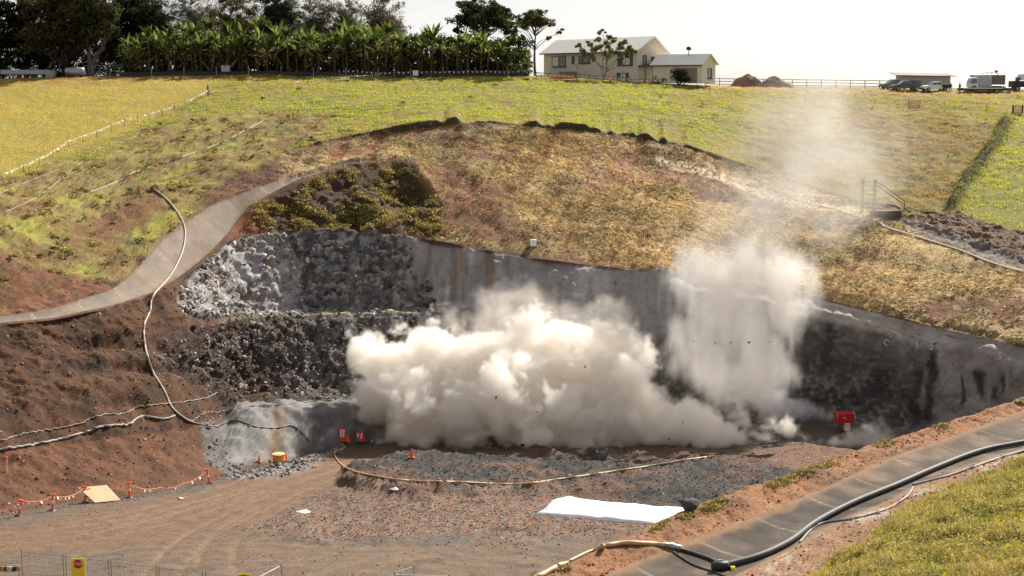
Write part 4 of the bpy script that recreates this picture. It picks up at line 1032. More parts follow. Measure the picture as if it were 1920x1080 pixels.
# ------------------------------------------------------------------ banana grove
STEMM = mat("banana_stem", (.085, .07, .042), .8, .4, 2.5, bump=.3)
def banana(seed, sh):
    global rng
    keep_, rng = rng, np.random.default_rng(seed)
    root = empty("banana_plant", (0, 0, 0))
    mb = MB(); mb.tube([(0, 0, -.3), (.05, 0, sh * .5), (.1, .05, sh)], [.2, .15, .09], 8); mb.build("stem", STEMM, root, smooth=True)
    vs, fs, cs_ = [], [], []
    for k in range(17):
        a = k * 2.4 + rng.uniform(-.4, .4); ln = rng.uniform(2.0, 3.5); el = rng.uniform(.7, 1.5); old = k < 5
        if old: el = rng.uniform(-.5, .2)
        pt = np.array([.1, .05, sh - .1 - (rng.uniform(.3, 2.2) if k < 5 else rng.uniform(0, .6))]); hd = np.array([math.cos(a), math.sin(a), 0]); sd = np.array([-math.sin(a), math.cos(a), 0])
        c0 = np.array([.17, .125, .05]) if old else np.array([.082, .105, .026]) * rng.uniform(.45, 2.1)
        n = 9; pr = None
        for j in range(n + 1):
            t = j / n; wv = .29 * math.sin(min(1, t * 1.12 + .1) * math.pi) ** .6 if t > .12 else .03
            wv *= rng.uniform(.75, 1.1)
            e = el - t * t * rng.uniform(.8, 1.7); up = np.array([0, 0, 1])
            fold = np.cross(sd, hd * math.cos(e) + up * math.sin(e)); fold = -fold if fold[2] < 0 else fold
            row = [pt + sd * wv - fold * wv * .35, pt, pt - sd * wv - fold * wv * .35]
            i0 = len(vs); vs += row; cs_ += [c0 * rng.uniform(.8, 1.2), c0 * 1.25, c0 * rng.uniform(.8, 1.2)]
            if j: fs += [(i0 - 3, i0 - 2, i0 + 1, i0), (i0 - 2, i0 - 1, i0 + 2, i0 + 1)]
            pt = pt + (hd * math.cos(e) + up * math.sin(e)) * ln / n
    np_mesh("leaves", np.array(vs), np.array(fs), leaf_mat("banana_leaf", .5), np.array(cs_), root)
    rng = keep_
    return root
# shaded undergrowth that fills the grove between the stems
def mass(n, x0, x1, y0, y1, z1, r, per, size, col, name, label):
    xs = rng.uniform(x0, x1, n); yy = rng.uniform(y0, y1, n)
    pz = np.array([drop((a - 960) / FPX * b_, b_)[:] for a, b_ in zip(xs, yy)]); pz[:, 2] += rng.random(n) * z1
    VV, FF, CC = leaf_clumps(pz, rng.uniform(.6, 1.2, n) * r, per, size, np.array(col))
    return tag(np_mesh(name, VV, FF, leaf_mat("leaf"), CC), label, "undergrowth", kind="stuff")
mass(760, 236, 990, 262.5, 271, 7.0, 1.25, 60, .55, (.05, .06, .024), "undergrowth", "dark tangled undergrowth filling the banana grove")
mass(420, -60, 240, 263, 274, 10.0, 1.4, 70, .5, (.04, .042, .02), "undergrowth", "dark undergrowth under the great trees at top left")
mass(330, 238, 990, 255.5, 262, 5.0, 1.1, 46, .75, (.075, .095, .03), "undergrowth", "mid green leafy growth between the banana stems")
protos = [banana(100 + k, sh) for k, sh in enumerate((4.6, 5.2, 5.8, 4.0, 5.0))]
used_p = set()
spots = []
for row, (Yb, n) in enumerate(((255.5, 44), (258.5, 42), (262, 38))):
    for k in range(n):
        px = 242 + (k + .5) / n * 750 + rng.uniform(-7, 7)
        spots.append((px, Yb + rng.uniform(-1, 1), row))
for k in range(75):                      # young plants along the edge
    spots.append((240 + rng.random() * 752, 254.5 + rng.random() * 6, 3))
for i, (px, Y, row) in enumerate(spots):
    k = int(rng.integers(0, 5)); pr = protos[k]
    o = pr if k not in used_p else copy_tree(pr)
    used_p.add(k)
    hs = np.interp(px, [240, 300, 560, 800, 900, 960, 1000], [.95, 1.12, 1.25, 1.2, .98, .85, .62]) * rng.uniform(.72, 1.14) * (1 + .05 * row if row < 3 else rng.uniform(.38, .68))
    o.location = drop(X(px, Y), Y); o.rotation_euler = (rng.normal(0, .09), rng.normal(0, .09), rng.uniform(0, 6.28)); o.scale = (hs * 1.0, hs * 1.0, hs)
    front = "front" if row == 0 else ("middle" if row == 1 else "rear")
    tag(o, "banana plant with arching leaves in the grove along the hilltop", "banana plant", "banana plants in the hilltop grove")
for k, pr in enumerate(protos):
    if k not in used_p: bpy.data.objects.remove(pr)
# ------------------------------------------------------------------ painted / manufactured materials
WALLP = mat("rendered_wall", (.74, .67, .54), .85, .1, 1.2)
ROOFP = mat("pale_metal_roof", (.80, .76, .70), .5, .05, 1.0)
TRIM = mat("dark_trim", (.07, .065, .06), .6)
GLASS = mat("window_glass", (.10, .12, .14), .08, .1, 1, spec=.9)
BLINDW = mat("white_blind", (.72, .72, .72), .7)
WHITE = mat("white_paint", (.75, .75, .74), .35, .05)
GREYM = mat("grey_metal", (.30, .31, .32), .4, .15, 4, metal=.6)
STEEL = mat("galvanised_steel", (.38, .38, .37), .45, .2, 5, metal=.7)
DARK = mat("dark_plastic", (.03, .03, .032), .5, .2)
RUBBER = mat("black_rubber", (.022, .022, .024), .55, .3, 3)
ORANGE = mat("orange_plastic", (.85, .13, .03), .45, .1)
RED = mat("red_paint", (.50, .02, .025), .4, .15)
YELLOW = mat("yellow_paint", (.80, .60, .03), .5, .08)
TIMBER = mat("weathered_timber", (.24, .19, .14), .85, .3, 4)
RAILW = mat("pale_rail_timber", (.38, .35, .32), .8, .2, 3)
PLY = mat("plywood", (.62, .46, .27), .75, .12, 2.5)
TARP = mat("white_tarpaulin", (.76, .76, .76), .5, .16, 1.1, bump=.4)
FLAGM = mat("bunting_flag", (.85, .82, .78), .6, .05)
FLAGO = mat("orange_flag", (.85, .25, .08), .6, .1)
HOSEW = mat("dusty_white_hose", (.36, .30, .245), .6, .2, 2)
HOSET = mat("tan_hose", (.46, .33, .19), .6, .2, 2)
HOSEG = mat("grey_lay_flat_hose", (.20, .185, .17), .6, .35, 2)
HOSEB = mat("black_poly_pipe", (.055, .052, .05), .62, .3, 2, spec=.3)
SHADE = mat("shade_cloth", (.035, .037, .035), .9, .2)
CANVAS = mat("grey_box", (.42, .45, .47), .6, .1)

def gpt(px, py, lift=0.0):
    l, n = hit(px, py); return l + n * lift

# ------------------------------------------------------------------ house and garage
PZ = 35.0 - .1
def V2(px, Y, z): return Vector((X(px, Y), Y, z))
def window(parent, P, ex, w, h, blind=0.0, mm=GLASS):
    """Framed window on a wall: P lower left corner, ex unit vector along the wall."""
    ez = Vector((0, 0, 1)); en = ex.cross(ez)
    f = MB(); t = .09
    for a, b_, w_, h_ in ((0, 0, w, t), (0, h - t, w, t), (0, t, t, h - 2 * t), (w - t, t, t, h - 2 * t), (w / 2 - t / 2, t, t, h - 2 * t)):
        o_ = P + ex * a + ez * b_
        f.hexa([o_ + en * .02, o_ + ex * w_ + en * .02, o_ + ex * w_ + en * .11, o_ + en * .11] + [q + ez * h_ for q in (o_ + en * .02, o_ + ex * w_ + en * .02, o_ + ex * w_ + en * .11, o_ + en * .11)])
    fr = f.build("window", TRIM, parent)
    g_ = MB(); o_ = P + ex * t + ez * t + en * .05
    g_.quad(o_, o_ + ex * (w - 2 * t), o_ + ex * (w - 2 * t) + ez * (h - 2 * t), o_ + ez * (h - 2 * t))
    g_.build("pane", mm, fr)
    if blind:
        o_ = P + ex * (t + blind * (w - 2 * t) * .5) + ez * t + en * .057; bw = (w - 2 * t) * .45
        MB().quad(o_, o_ + ex * bw, o_ + ex * bw + ez * (h - 2 * t), o_ + ez * (h - 2 * t)).build("blind", BLINDW, fr)
    s_ = MB(); o_ = P - ex * .1 - ez * .14 + en * .02
    s_.hexa([o_, o_ + ex * (w + .2), o_ + ex * (w + .2) + en * .2, o_ + en * .2] + [q + ez * .12 for q in (o_, o_ + ex * (w + .2), o_ + ex * (w + .2) + en * .2, o_ + en * .2)])
    s_.build("sill", TRIM, fr)

def slab(mb, a, b, c, d, th):
    n = (b - a).cross(d - a).normalized()
    if n.z < 0: n = -n
    mb.hexa([a, b, c, d, a + n * th, b + n * th, c + n * th, d + n * th])

house = tag(empty("house", V2(1192, 258, PZ - .3)), "two storey beige house with pale metal roof on the hilltop", "house")
o_ = house.location.copy()
def hl(v): return v - o_
Ac, Bc = V2(1192, 258, 0), V2(1019, 284, 0)
exh = (Bc - Ac); Lh = exh.length; exh.normalize(); eyh = Vector((-exh.y, exh.x, 0))
if eyh.x < 0: eyh = -eyh
ze = 35 + 5.45; zb = PZ - .5; wid1, wid2 = 3.4, 6.6; zr = 35 + 7.75; ze2 = 35 + 5.0
mb = MB()
A0, B0_, C0, D0 = Ac, Bc, Bc + eyh * wid2, Ac + eyh * wid2
def zz(p, z): return Vector((p.x, p.y, z)) - o_
RA, RB = Ac + eyh * wid1, Bc + eyh * wid1
mb.quad(zz(B0_, zb), zz(A0, zb), zz(A0, ze), zz(B0_, ze)); mb.quad(zz(D0, zb), zz(C0, zb), zz(C0, ze2), zz(D0, ze2))
for q0, q1, q2 in ((A0, D0, RA), (C0, B0_, RB)):
    n = len(mb.v); e0, e1 = (ze, ze2) if q0 is A0 else (ze2, ze)
    mb.v += [tuple(zz(q0, zb)), tuple(zz(q1, zb)), tuple(zz(q1, e1)), tuple(zz(q2, zr)), tuple(zz(q0, e0))]; mb.f.append((n, n + 1, n + 2, n + 3, n + 4))
mb.build("wall", WALLP, house)
mb = MB(); ov = exh * .7
fo = -eyh * .55; fz = -(zr - ze) / wid1 * .55; bo = eyh * .5; bz_ = -(zr - ze2) / (wid2 - wid1) * .5
a, b_, c_, d_ = A0 - ov + fo, B0_ + ov + fo, RB + ov, RA - ov
slab(mb, zz(a, ze + fz + .02), zz(b_, ze + fz + .02), zz(c_, zr + .02), zz(d_, zr + .02), .14)
a2, b2_ = D0 - ov + bo, C0 + ov + bo
slab(mb, zz(d_, zr + .02), zz(c_, zr + .02), zz(b2_, ze2 + bz_ + .02), zz(a2, ze2 + bz_ + .02), .14)
roof_h = mb.build("roof", ROOFP, house)
mb = MB()
mb.tube([zz(a, ze + fz - .02) - eyh * .06, zz(b_, ze + fz - .02) - eyh * .06], .1, 6); mb.build("gutter", TRIM, roof_h)
mb = MB()
for p0, p1, z0, z1 in ((a, d_, ze + fz, zr), (d_, a2, zr, ze2 + bz_)):
    slab(mb, zz(p0, z0 - .22) - exh * .03, zz(p0, z0 + .16) - exh * .03, zz(p1, z1 + .16) - exh * .03, zz(p1, z1 - .22) - exh * .03, .03)
mb.build("barge_board", BLINDW, roof_h)
EX = -exh
def fw(u0, u1, z0, z1, **k):             # window on the long front, u measured from left end in metres
    window(house, zz(Bc + EX * u0, z0), EX, u1 - u0, z1 - z0, **k)
fw(3.0, 7.8, 37.6, 39.6, blind=.01); fw(9.9, 10.7, 38.3, 39.6); fw(12.2, 16.0, 38.2, 39.6); fw(24.8, 29.4, 37.7, 39.9, blind=.7)
fw(24.6, 28.2, 34.4, 36.3, blind=.6)
window(house, zz(Ac + eyh * 1.2, 37.6), eyh, .85, 1.9, blind=.5); window(house, zz(Ac + eyh * 3.1, 38.0), eyh, .85, 1.2)
mb = MB(); p0 = zz(Bc + EX * 5.4, 34.4) + EX.cross(Vector((0, 0, 1))) * .02
mb.quad(p0, p0 + EX * 6.5, p0 + EX * 6.5 + Vector((0, 0, 2.2)), p0 + Vector((0, 0, 2.2))); mb.build("roller_door", mat("door_paint", (.24, .215, .17), .7), house)
mb = MB()
for u in (11.6, 23.2): mb.tube([zz(Bc + EX * u, 34.6) + EX.cross(Vector((0, 0, 1))) * .07, zz(Bc + EX * u, ze - .1) + EX.cross(Vector((0, 0, 1))) * .07], .05, 6)
mb.build("downpipe", WALLP, house)

garage = tag(empty("garage", V2(1312, 249, PZ - .3)), "single storey beige garage with pale roof beside the house", "garage")
o_ = garage.location.copy()
A1, B1_ = V2(1312, 249, 0), V2(1221, 256.5, 0)
ex = (B1_ - A1); Lg = ex.length; ex.normalize(); ey = Vector((-ex.y, ex.x, 0)); ey = -ey if ey.x < 0 else ey
gw = 4.0; ge, gz = 35 + 2.9, 35 + 4.45
mb = MB(); D1, C1 = A1 + ey * gw, B1_ + ey * gw; R1, R2 = A1 + ey * gw * .5, B1_ + ey * gw * .5
mb.quad(zz(B1_, zb), zz(A1, zb), zz(A1, ge), zz(B1_, ge)); mb.quad(zz(D1, zb), zz(C1, zb), zz(C1, ge), zz(D1, ge))
for q0, q1, q2 in ((A1, D1, R1), (C1, B1_, R2)):
    n = len(mb.v); mb.v += [tuple(zz(q0, zb)), tuple(zz(q1, zb)), tuple(zz(q1, ge)), tuple(zz(q2, gz)), tuple(zz(q0, ge))]; mb.f.append((n, n + 1, n + 2, n + 3, n + 4))
mb.build("wall", WALLP, garage)
mb = MB(); sl_ = (gz - ge) / (gw * .5); ov = ex * .45; fo = -ey * .45
a, b_, c_, d_ = A1 - ov + fo, B1_ + ov + fo, R2 + ov, R1 - ov
slab(mb, zz(a, ge - sl_ * .45 + .02), zz(b_, ge - sl_ * .45 + .02), zz(c_, gz + .02), zz(d_, gz + .02), .12)
a2, b2_ = D1 - ov - fo, C1 + ov - fo
slab(mb, zz(d_, gz + .02), zz(c_, gz + .02), zz(b2_, ge - sl_ * .45 + .02), zz(a2, ge - sl_ * .45 + .02), .12)
groof = mb.build("roof", ROOFP, garage)
mb = MB(); mb.tube([zz(a, ge - sl_ * .45 - .03) - ey * .05, zz(b_, ge - sl_ * .45 - .03) - ey * .05], .09, 6); mb.build("gutter", TRIM, groof)
dc = zz(B1_ - ex * (Lg * .62), 35 + 4.9) + ey * 1.6
mb = MB(); mb.lathe(dc + Vector((0, 0, .35)), [(.05, -.05), (.42, .02), (.46, .3), (.38, .55), (.1, .62)], 14); mb.tube([dc + Vector((0, 0, -1.1)), dc + Vector((0, 0, .4))], .07, 6)
mb.build("roof_vent", DARK, groof, smooth=True)
window(garage, zz(A1 + ey * 1.7, 35.3), ey, 1.15, 1.75, blind=.3)
mb = MB(); p0 = zz(A1 + ex * 1.0, 34.5) + (-ey) * .03; mb.quad(p0, p0 + ex * 4.6, p0 + ex * 4.6 + Vector((0, 0, 2.6)), p0 + Vector((0, 0, 2.6))); mb.build("roller_door", mat("door_paint", (.24, .215, .17), .7), garage)
# covered way between them
porch = tag(empty("porch", V2(1215, 259, PZ - .3)), "dark open porch with sloping roof joining house and garage", "porch")
o_ = porch.location.copy()
mb = MB(); pa, pb = V2(1193, 257.4, 0), V2(1226, 256.5, 0)
slab(mb, zz(pa, 37.35), zz(pb, 37.35), zz(V2(1232, 264, 0), 39.0), zz(V2(1204, 264, 0), 39.0), .12); mb.build("roof", mat("dark_roof", (.10, .095, .09), .7), porch)
for q in (V2(1207, 257.3, 0), V2(1221, 257.0, 0)):
    MB().tube([zz(q, zb), zz(q, 37.35)], .09, 8).build("post", TRIM, porch)
mb = MB(); mb.quad(zz(V2(1197, 262, 0), zb), zz(V2(1228, 262, 0), zb), zz(V2(1228, 262, 0), 37.6), zz(V2(1197, 262, 0), 37.6)); mb.build("back_wall", mat("shaded_brick", (.12, .085, .07), .9), porch)  # back wall coloured dark to imitate shade under the porch roof

# ------------------------------------------------------------------ fences
def bunting(name, pts, label, h=1.1, sag=.12, flags=5, post=True, pm_=TIMBER, step=1, fsize=.17, flag_mat=FLAGM, cat="fence"):
    """Posts on the ground at pts with a sagging line of small flags between them."""
    root = tag(empty(name, pts[0]), label, cat); o = pts[0]
    for p in pts if post else ():
        MB().tube([p - o + Vector((0, 0, -.2)), p - o + Vector((rng.normal(0, .03), rng.normal(0, .03), h))], .045, 6).build("post", pm_, root)
    ln, fl_ = MB(), MB()
    for a, b_ in zip(pts[:-1], pts[1:]):
        k = max(4, int(flags * (b_ - a).length / 4)); prev = None
        for i in range(k + 1):
            t = i / k; q = a.lerp(b_, t) - o + Vector((0, 0, h - .05 - sag * 4 * t * (1 - t)))
            if prev is not None: ln.tube([prev, q], .012, 4)
            prev = q
            if i < k:
                d = (b_ - a).normalized() * fsize; w_ = Vector((rng.normal(0, .06), rng.normal(0, .06), -fsize * rng.uniform(.9, 1.3)))
                fl_.hexa([q - d * .5, q + d * .5, q + d * .35 + w_, q - d * .35 + w_] + [v + Vector((.0, .015, 0)) for v in (q - d * .5, q + d * .5, q + d * .35 + w_, q - d * .35 + w_)])
    ln.build("line", HOSEG, root); fl_.build("flags", flag_mat, root)
    return root
bunting("bunting_fence", [gpt(a, b_) for a, b_ in [(5, 342), (45, 325), (73, 312), (100, 298), (129, 278), (156, 268), (182, 259), (209, 247), (233, 237), (258, 230), (280, 225), (304, 218), (327, 211), (348, 203), (370, 192), (392, 180)]],
        "picket fence with white flags climbing the hillside along the mown field", flags=9)
bunting("bunting_fence", [gpt(a, b_) for a, b_ in [(392, 180), (440, 172), (486, 168), (532, 165), (578, 161), (622, 157), (665, 153), (720, 149)]], "picket fence with white flags running right from the corner post across the field", flags=7)
cp = gpt(392, 180)
tag(MB().tube([cp + Vector((-.15, -.1, -.2)), cp + Vector((-.15, -.1, 1.75))], .16, 8).build("corner_post", TIMBER), "thick timber corner post where the two flagged fences meet", "post")
hill = []
for px in np.arange(640, 1330, 34):
    Y_ = 251.0 if px < 1010 else 246.5
    hill.append(stand(px, Y_))
bunting("bunting_fence", hill, "long flagged line along the hilltop in front of the bananas and house", flags=6, h=1.25, fsize=.2)
bunting("bunting_fence", [gpt(a, b_) for a, b_ in [(1330, 176), (1380, 184), (1440, 190), (1510, 192), (1580, 196), (1640, 197), (1700, 198), (1770, 200), (1850, 206), (1930, 212)]], "sparse flagged fence crossing the dusty right hand field", flags=4)
for k_, (a_, b_) in enumerate((((700, 168), (990, 172)),)):
    bunting("bunting_fence", [gpt(a_[0] + (b_[0] - a_[0]) * t, a_[1] + (b_[1] - a_[1]) * t) for t in np.linspace(0, 1, 8)], "low line of flags in the grass below the hilltop fence", h=.6, flags=3)
# shade cloth fence along the grove
scf = tag(empty("shade_cloth_fence", stand(640, 253)), "black shade cloth fence along the foot of the banana grove", "fence")
o_ = scf.location.copy(); mb = MB(); prev = None
for px in np.arange(232, 1012, 20):
    q = stand(px, 253.3 + .3 * math.sin(px * .02)) - o_; hgt = .75 + .35 * sstep(640, 760, px) + rng.normal(0, .05)
    if prev is not None: mb.hexa([prev[0], q, q + Vector((0, .03, 0)), prev[0] + Vector((0, .03, 0)), prev[0] + Vector((0, 0, prev[1])), q + Vector((0, 0, hgt)), q + Vector((0, .03, hgt)), prev[0] + Vector((0, .03, prev[1]))])
    prev = (q, hgt)
mb.build("cloth", SHADE, scf)
for px in np.arange(232, 1012, 60):
    q = stand(px, 253.1) - o_; MB().tube([q, q + Vector((0, 0, 1.6))], .05, 6).build("post", STEEL, scf)
tag(MB().box(stand(781, 252.6) + Vector((0, 0, .85)), (.5, .02, .45)).build("notice_board", WHITE), "small white notice board on the black shade cloth fence", "sign")
# rail fences
def rail_fence(name, pxs, Yf, label, h, rails, m, r=.05, gap=1):
    ps = [stand(px, Yf(px)) for px in pxs]; o = ps[0]; root = tag(empty(name, o), label, "fence")
    for p in ps: MB().box(p - o + Vector((0, 0, h * .5 - .1)), (.07, .07, h * .5 + .12)).build("post", m, root)
    for k in range(rails):
        mb = MB(); z = h * (k + .7) / (rails - .15)
        for a, b_ in zip(ps[:-1], ps[1:]):
            d = (b_ - a).normalized(); sd = Vector((d.y, -d.x, 0)) * .09; u = Vector((0, 0, .07))
            a2, b2_ = a - o + sd + Vector((0, 0, z)), b_ - o + sd + Vector((0, 0, z))
            mb.hexa([a2 - u, b2_ - u, b2_ - u + sd * .4, a2 - u + sd * .4, a2 + u, b2_ + u, b2_ + u + sd * .4, a2 + u + sd * .4])
        mb.build("rail", m, root)
    return root
rail_fence("rail_fence", np.arange(1318, 1672, 27), lambda px: 258.0, "pale three railed fence standing against the sky on the hilltop", 1.45, 3, RAILW)
rail_fence("rail_fence", np.arange(168, 240, 14), lambda px: 254.0, "black four railed fence beside the thick trunked tree", 2.0, 4, TRIM)
rail_fence("rail_fence", np.arange(1005, 1235, 25), lambda px: 250.5, "low timber fence in front of the house garden", 1.0, 2, TIMBER)

# ------------------------------------------------------------------ far left yard
p = stand(62, 252)
tr = tag(empty("flat_trailer", p), "long grey flat trailer parked under the dark trees", "trailer")
MB().bevel_box((0, 0, 1.05), (4.4, 1.1, .38), .06).build("tray", GREYM, tr); MB().box((0, 0, .6), (4.2, .5, .07)).build("chassis", DARK, tr)
for sx in (-1.2, 0, 1.3, 3.2): 
    MB().tube([(sx, -1.14, .38), (sx, -.88, .38)], .36, 14).build("wheel", RUBBER, tr)
p = stand(150, 253)
tk = tag(empty("water_tank", p), "grey rounded tank lying at the end of the black rail fence", "tank")
mb = MB(); mb.tube([(-1.7, 0, .9), (-1.55, 0, .9), (1.55, 0, .9), (1.7, 0, .9)], [.5, .8, .8, .5], 18); mb.build("shell", GREYM, tk, smooth=True)
for sx in (-1, 1): MB().box((sx, 0, .15), (.15, .6, .2)).build("cradle", DARK, tk)
p = stand(105, 251)
sk = tag(empty("steel_skip", p), "small upright grey skip between trailer and tank", "skip")
mb = MB(); mb.hexa([Vector(v) for v in ((-.6, -.5, 0), (.6, -.5, 0), (.6, .5, 0), (-.6, .5, 0), (-.9, -.7, 1.5), (.9, -.7, 1.2), (.9, .7, 1.2), (-.9, .7, 1.5))]); mb.build("body", STEEL, sk); MB().tube([(-.9, -.72, 1.5), (-.9, .72, 1.5)], .06, 6).build("lip", DARK, sk)
p = stand(430, 254.5)
bx = tag(empty("white_crate", p), "small pale crate on legs at the foot of the bananas", "crate")
MB().bevel_box((0, 0, 1.25), (.75, .5, .55), .08).build("box", CANVAS, bx)
for sx in (-.6, .6): MB().tube([(sx, 0, 0), (sx, 0, .8)], .05, 6).build("leg", DARK, bx)

# ------------------------------------------------------------------ mounds, vehicles, people on the right skyline
def mound(px, Y, w, h, label, seed):
    o = stand(px, Y); n = 40; vs, fs = [], []
    for j in range(14):
        for i in range(n):
            a = 2 * math.pi * i / n; t = j / 13; r_ = 1 - t
            vs.append((math.cos(a) * w * r_, math.sin(a) * w * .55 * r_, h * (1 - r_ ** 1.5) - .25))
    vs = np.array(vs); vs += unit(vs + 1e-6) * (fbm(vs + seed * 9, .7, 4, seed)[:, None] * .45) * np.array([1, 1, .8])
    fs = [(j * n + i, j * n + (i + 1) % n, (j + 1) * n + (i + 1) % n, (j + 1) * n + i) for j in range(13) for i in range(n)]
    cc = mixc(np.broadcast_to(C(.24, .15, .11), vs.shape), C(.15, .09, .07), sstep(-.3, .4, fbm(vs, 1.2, 3, seed + 3)))
    ob = np_mesh("soil_mound", vs, np.array(fs), ground_mat("earth"), cc); ob.location = o
    return tag(ob, label, "mound")
mound(1396, 256, 3.6, 2.5, "peaked soil mound in front of the pale rail fence nearest the garage", 1)
mound(1446, 256, 4.0, 2.1, "broad rounded soil mound right of the peaked one", 2)

def wheel(parent, x, y, r, w=.24):
    ty = MB().tube([(x, y - w / 2, r), (x, y - w / 2 + .03, r), (x, y + w / 2 - .03, r), (x, y + w / 2, r)], [r * .86, r, r, r * .86], 18).build("wheel", RUBBER, parent)
    s = -1
    MB().tube([(x, y - w / 2 - .012, r), (x, y - w / 2 + .02, r)], r * .55, 12).build("rim", STEEL, ty)

def prism(mb, prof, y0, y1, inset=0.0, ztop=None):
    """Extrude a side profile (x, z) across the vehicle; upper points pulled inward."""
    zm = max(z for x, z in prof)
    def ring(y, s): return [Vector((x, y - s * (inset if z > zm * .72 else 0), z)) for x, z in prof]
    return mb.rings([ring(y0, -1), ring(y1, 1)])

def ute(name, p, rz, paint, label, tray, canopy, bar=False):
    r = tag(empty(name, p, rz), label, "pickup truck")
    body = MB(); prism(body, [(-2.55, .45), (-2.6, .78), (-2.45, .98), (-1.15, 1.1), (-.45, 1.12), (1.0, 1.12), (1.0, .45)], -.88, .88, 0); body.build("body", paint, r)
    cab = MB(); prism(cab, [(-1.25, 1.09), (-.5, 1.72), (.75, 1.76), (.95, 1.1)], -.84, .84, .14); cb = cab.build("cab", paint, r)
    gl = MB()
    gl.hexa([Vector(v) for v in ((-1.0, -.862, 1.16), (-.05, -.862, 1.16), (-.05, -.86, 1.16), (-1.0, -.86, 1.16), (-.47, -.74, 1.64), (-.05, -.74, 1.66), (-.05, -.735, 1.66), (-.47, -.735, 1.64))])
    gl.hexa([Vector(v) for v in ((.03, -.862, 1.16), (.85, -.862, 1.16), (.85, -.86, 1.16), (.03, -.86, 1.16), (.03, -.74, 1.66), (.7, -.74, 1.67), (.7, -.735, 1.67), (.03, -.735, 1.66))])
    gl.build("side_window", GLASS, cb)
    ws_ = MB(); ws_.quad((-1.262, -.75, 1.15), (-1.262, .75, 1.15), (-.54, .62, 1.71), (-.54, -.62, 1.71)); ws_.build("windscreen", GLASS, cb)
    t_ = MB()
    if canopy: t_.bevel_box((1.85, 0, 1.3), (.85, .86, .48), .06); t_.box((1.8, 0, .75), (.95, .9, .09))
    else:
        t_.box((1.8, 0, .8), (.95, .9, .06))
        for y in (-.9, .9): t_.box((1.8, y, 1.02), (.95, .03, .16))
        t_.box((2.73, 0, 1.02), (.03, .87, .16))
    t_.build("tray", tray, r)
    for x in (-1.65, 1.6):
        for y in (-.78, .78): wheel(r, x, y, .39)
    for y in (-.62, .62):
        MB().bevel_box((-2.53, y, .86), (.08, .2, .09), .03).build("headlight", BLINDW, r)
    MB().bevel_box((-2.58, 0, .5), (.12, .86, .12), .04).build("bumper", DARK, r)
    if bar: MB().tube([(1.05, -.8, 1.1), (1.05, -.75, 1.8), (1.05, .75, 1.8), (1.05, .8, 1.1)], .04, 6).build("roll_bar", DARK, r)
    return r
GREYP = mat("dark_grey_paint", (.10, .10, .105), .35, .1)
ute("pickup_truck", stand(1690, 252), math.radians(8), GREYP, "dark grey pickup with box canopy parked before the long shed", GREYP, True, True)
ute("pickup_truck", stand(1669, 255), math.radians(14), mat("grey_blue_paint", (.15, .15, .16), .35, .1), "greyish pickup half hidden behind the dark grey one", DARK, False)
ute("pickup_truck", stand(1745, 251.5), math.radians(12), WHITE, "white pickup with a dark tray parked right of the dark grey pickup", DARK, False)
# long shed behind
p = stand(1722, 272); shd = tag(empty("long_shed", p), "long low timber shed with brown roof behind the pickups", "shed")
MB().box((0, 0, 1.15), (4.6, 2.2, 1.25)).build("wall", RAILW, shd)  # paler timber imitates haze over the distant shed
mb = MB(); slab(mb, Vector((-5.8, -2.7, 2.35)), Vector((5.6, -2.7, 2.15)), Vector((5.6, 2.5, 2.75)), Vector((-5.8, 2.5, 2.9)), .12); mb.build("roof", mat("brown_roof", (.15, .11, .085), .8), shd)

# white work truck with service box and rooftop gear
p = stand(1838, 252); tk = tag(empty("service_truck", p), "white service truck with grey box body and rooftop gear", "truck")
mb = MB(); prism(mb, [(-3.0, .6), (-3.05, 1.3), (-2.75, 2.2), (-2.5, 2.35), (-1.55, 2.4), (-1.5, .6)], -1.0, 1.0, .08); cb = mb.build("cab", WHITE, tk)
mb = MB(); mb.quad((-2.95, -1.008, 1.35), (-1.75, -1.008, 1.35), (-1.75, -.945, 2.15), (-2.68, -.945, 2.15)); mb.build("side_window", GLASS, cb)
mb = MB(); mb.quad((-3.06, -.88, 1.38), (-3.06, .88, 1.38), (-2.78, .82, 2.15), (-2.78, -.82, 2.15)); mb.build("windscreen", GLASS, cb)
MB().bevel_box((-.3, 0, 1.75), (1.15, 1.05, 1.05), .05).build("box_body", CANVAS, tk)
MB().bevel_box((2.05, 0, 1.95), (1.15, 1.05, .85), .05).build("rear_body", mat("brown_grey_panel", (.16, .145, .135), .6), tk)
MB().box((.3, 0, .68), (3.2, .5, .12)).build("chassis", DARK, tk)
for x in (-2.25, 1.2, 2.3):
    for y in (-.9, .9): wheel(tk, x, y, .46, .28)
MB().bevel_box((-2.3, 0, 2.62), (.4, .35, .16), .05).build("roof_unit", DARK, tk)
mb = MB()
for x in (.1, .9, 1.9): mb.tube([(x, -.5, 2.78), (x, -.5, 3.15)], .04, 6)
mb.tube([(-1.0, -.5, 3.0), (.4, -.5, 3.25), (2.4, -.5, 3.1)], .05, 6); mb.build("roof_rack", DARK, tk)
mb = MB(); mb.lathe((1.75, -.4, 3.1), [(.05, 0), (.1, .15), (.45, .45), (.4, .5), (.05, .3)], 12); mb.build("roof_dish", DARK, tk, smooth=True)
MB().tube([(3.3, .2, .6), (3.3, .2, 4.1)], .03, 6).build("whip_aerial", DARK, tk)
p = stand(1912, 253); tk2 = tag(empty("work_truck", p), "dark truck with pale canopy cut by the right frame edge", "truck")
MB().bevel_box((.4, 0, 1.25), (3.0, 1.1, .55), .06).build("body", DARK, tk2); MB().bevel_box((.6, 0, 2.45), (1.7, 1.0, .55), .08).build("canopy", WHITE, tk2)
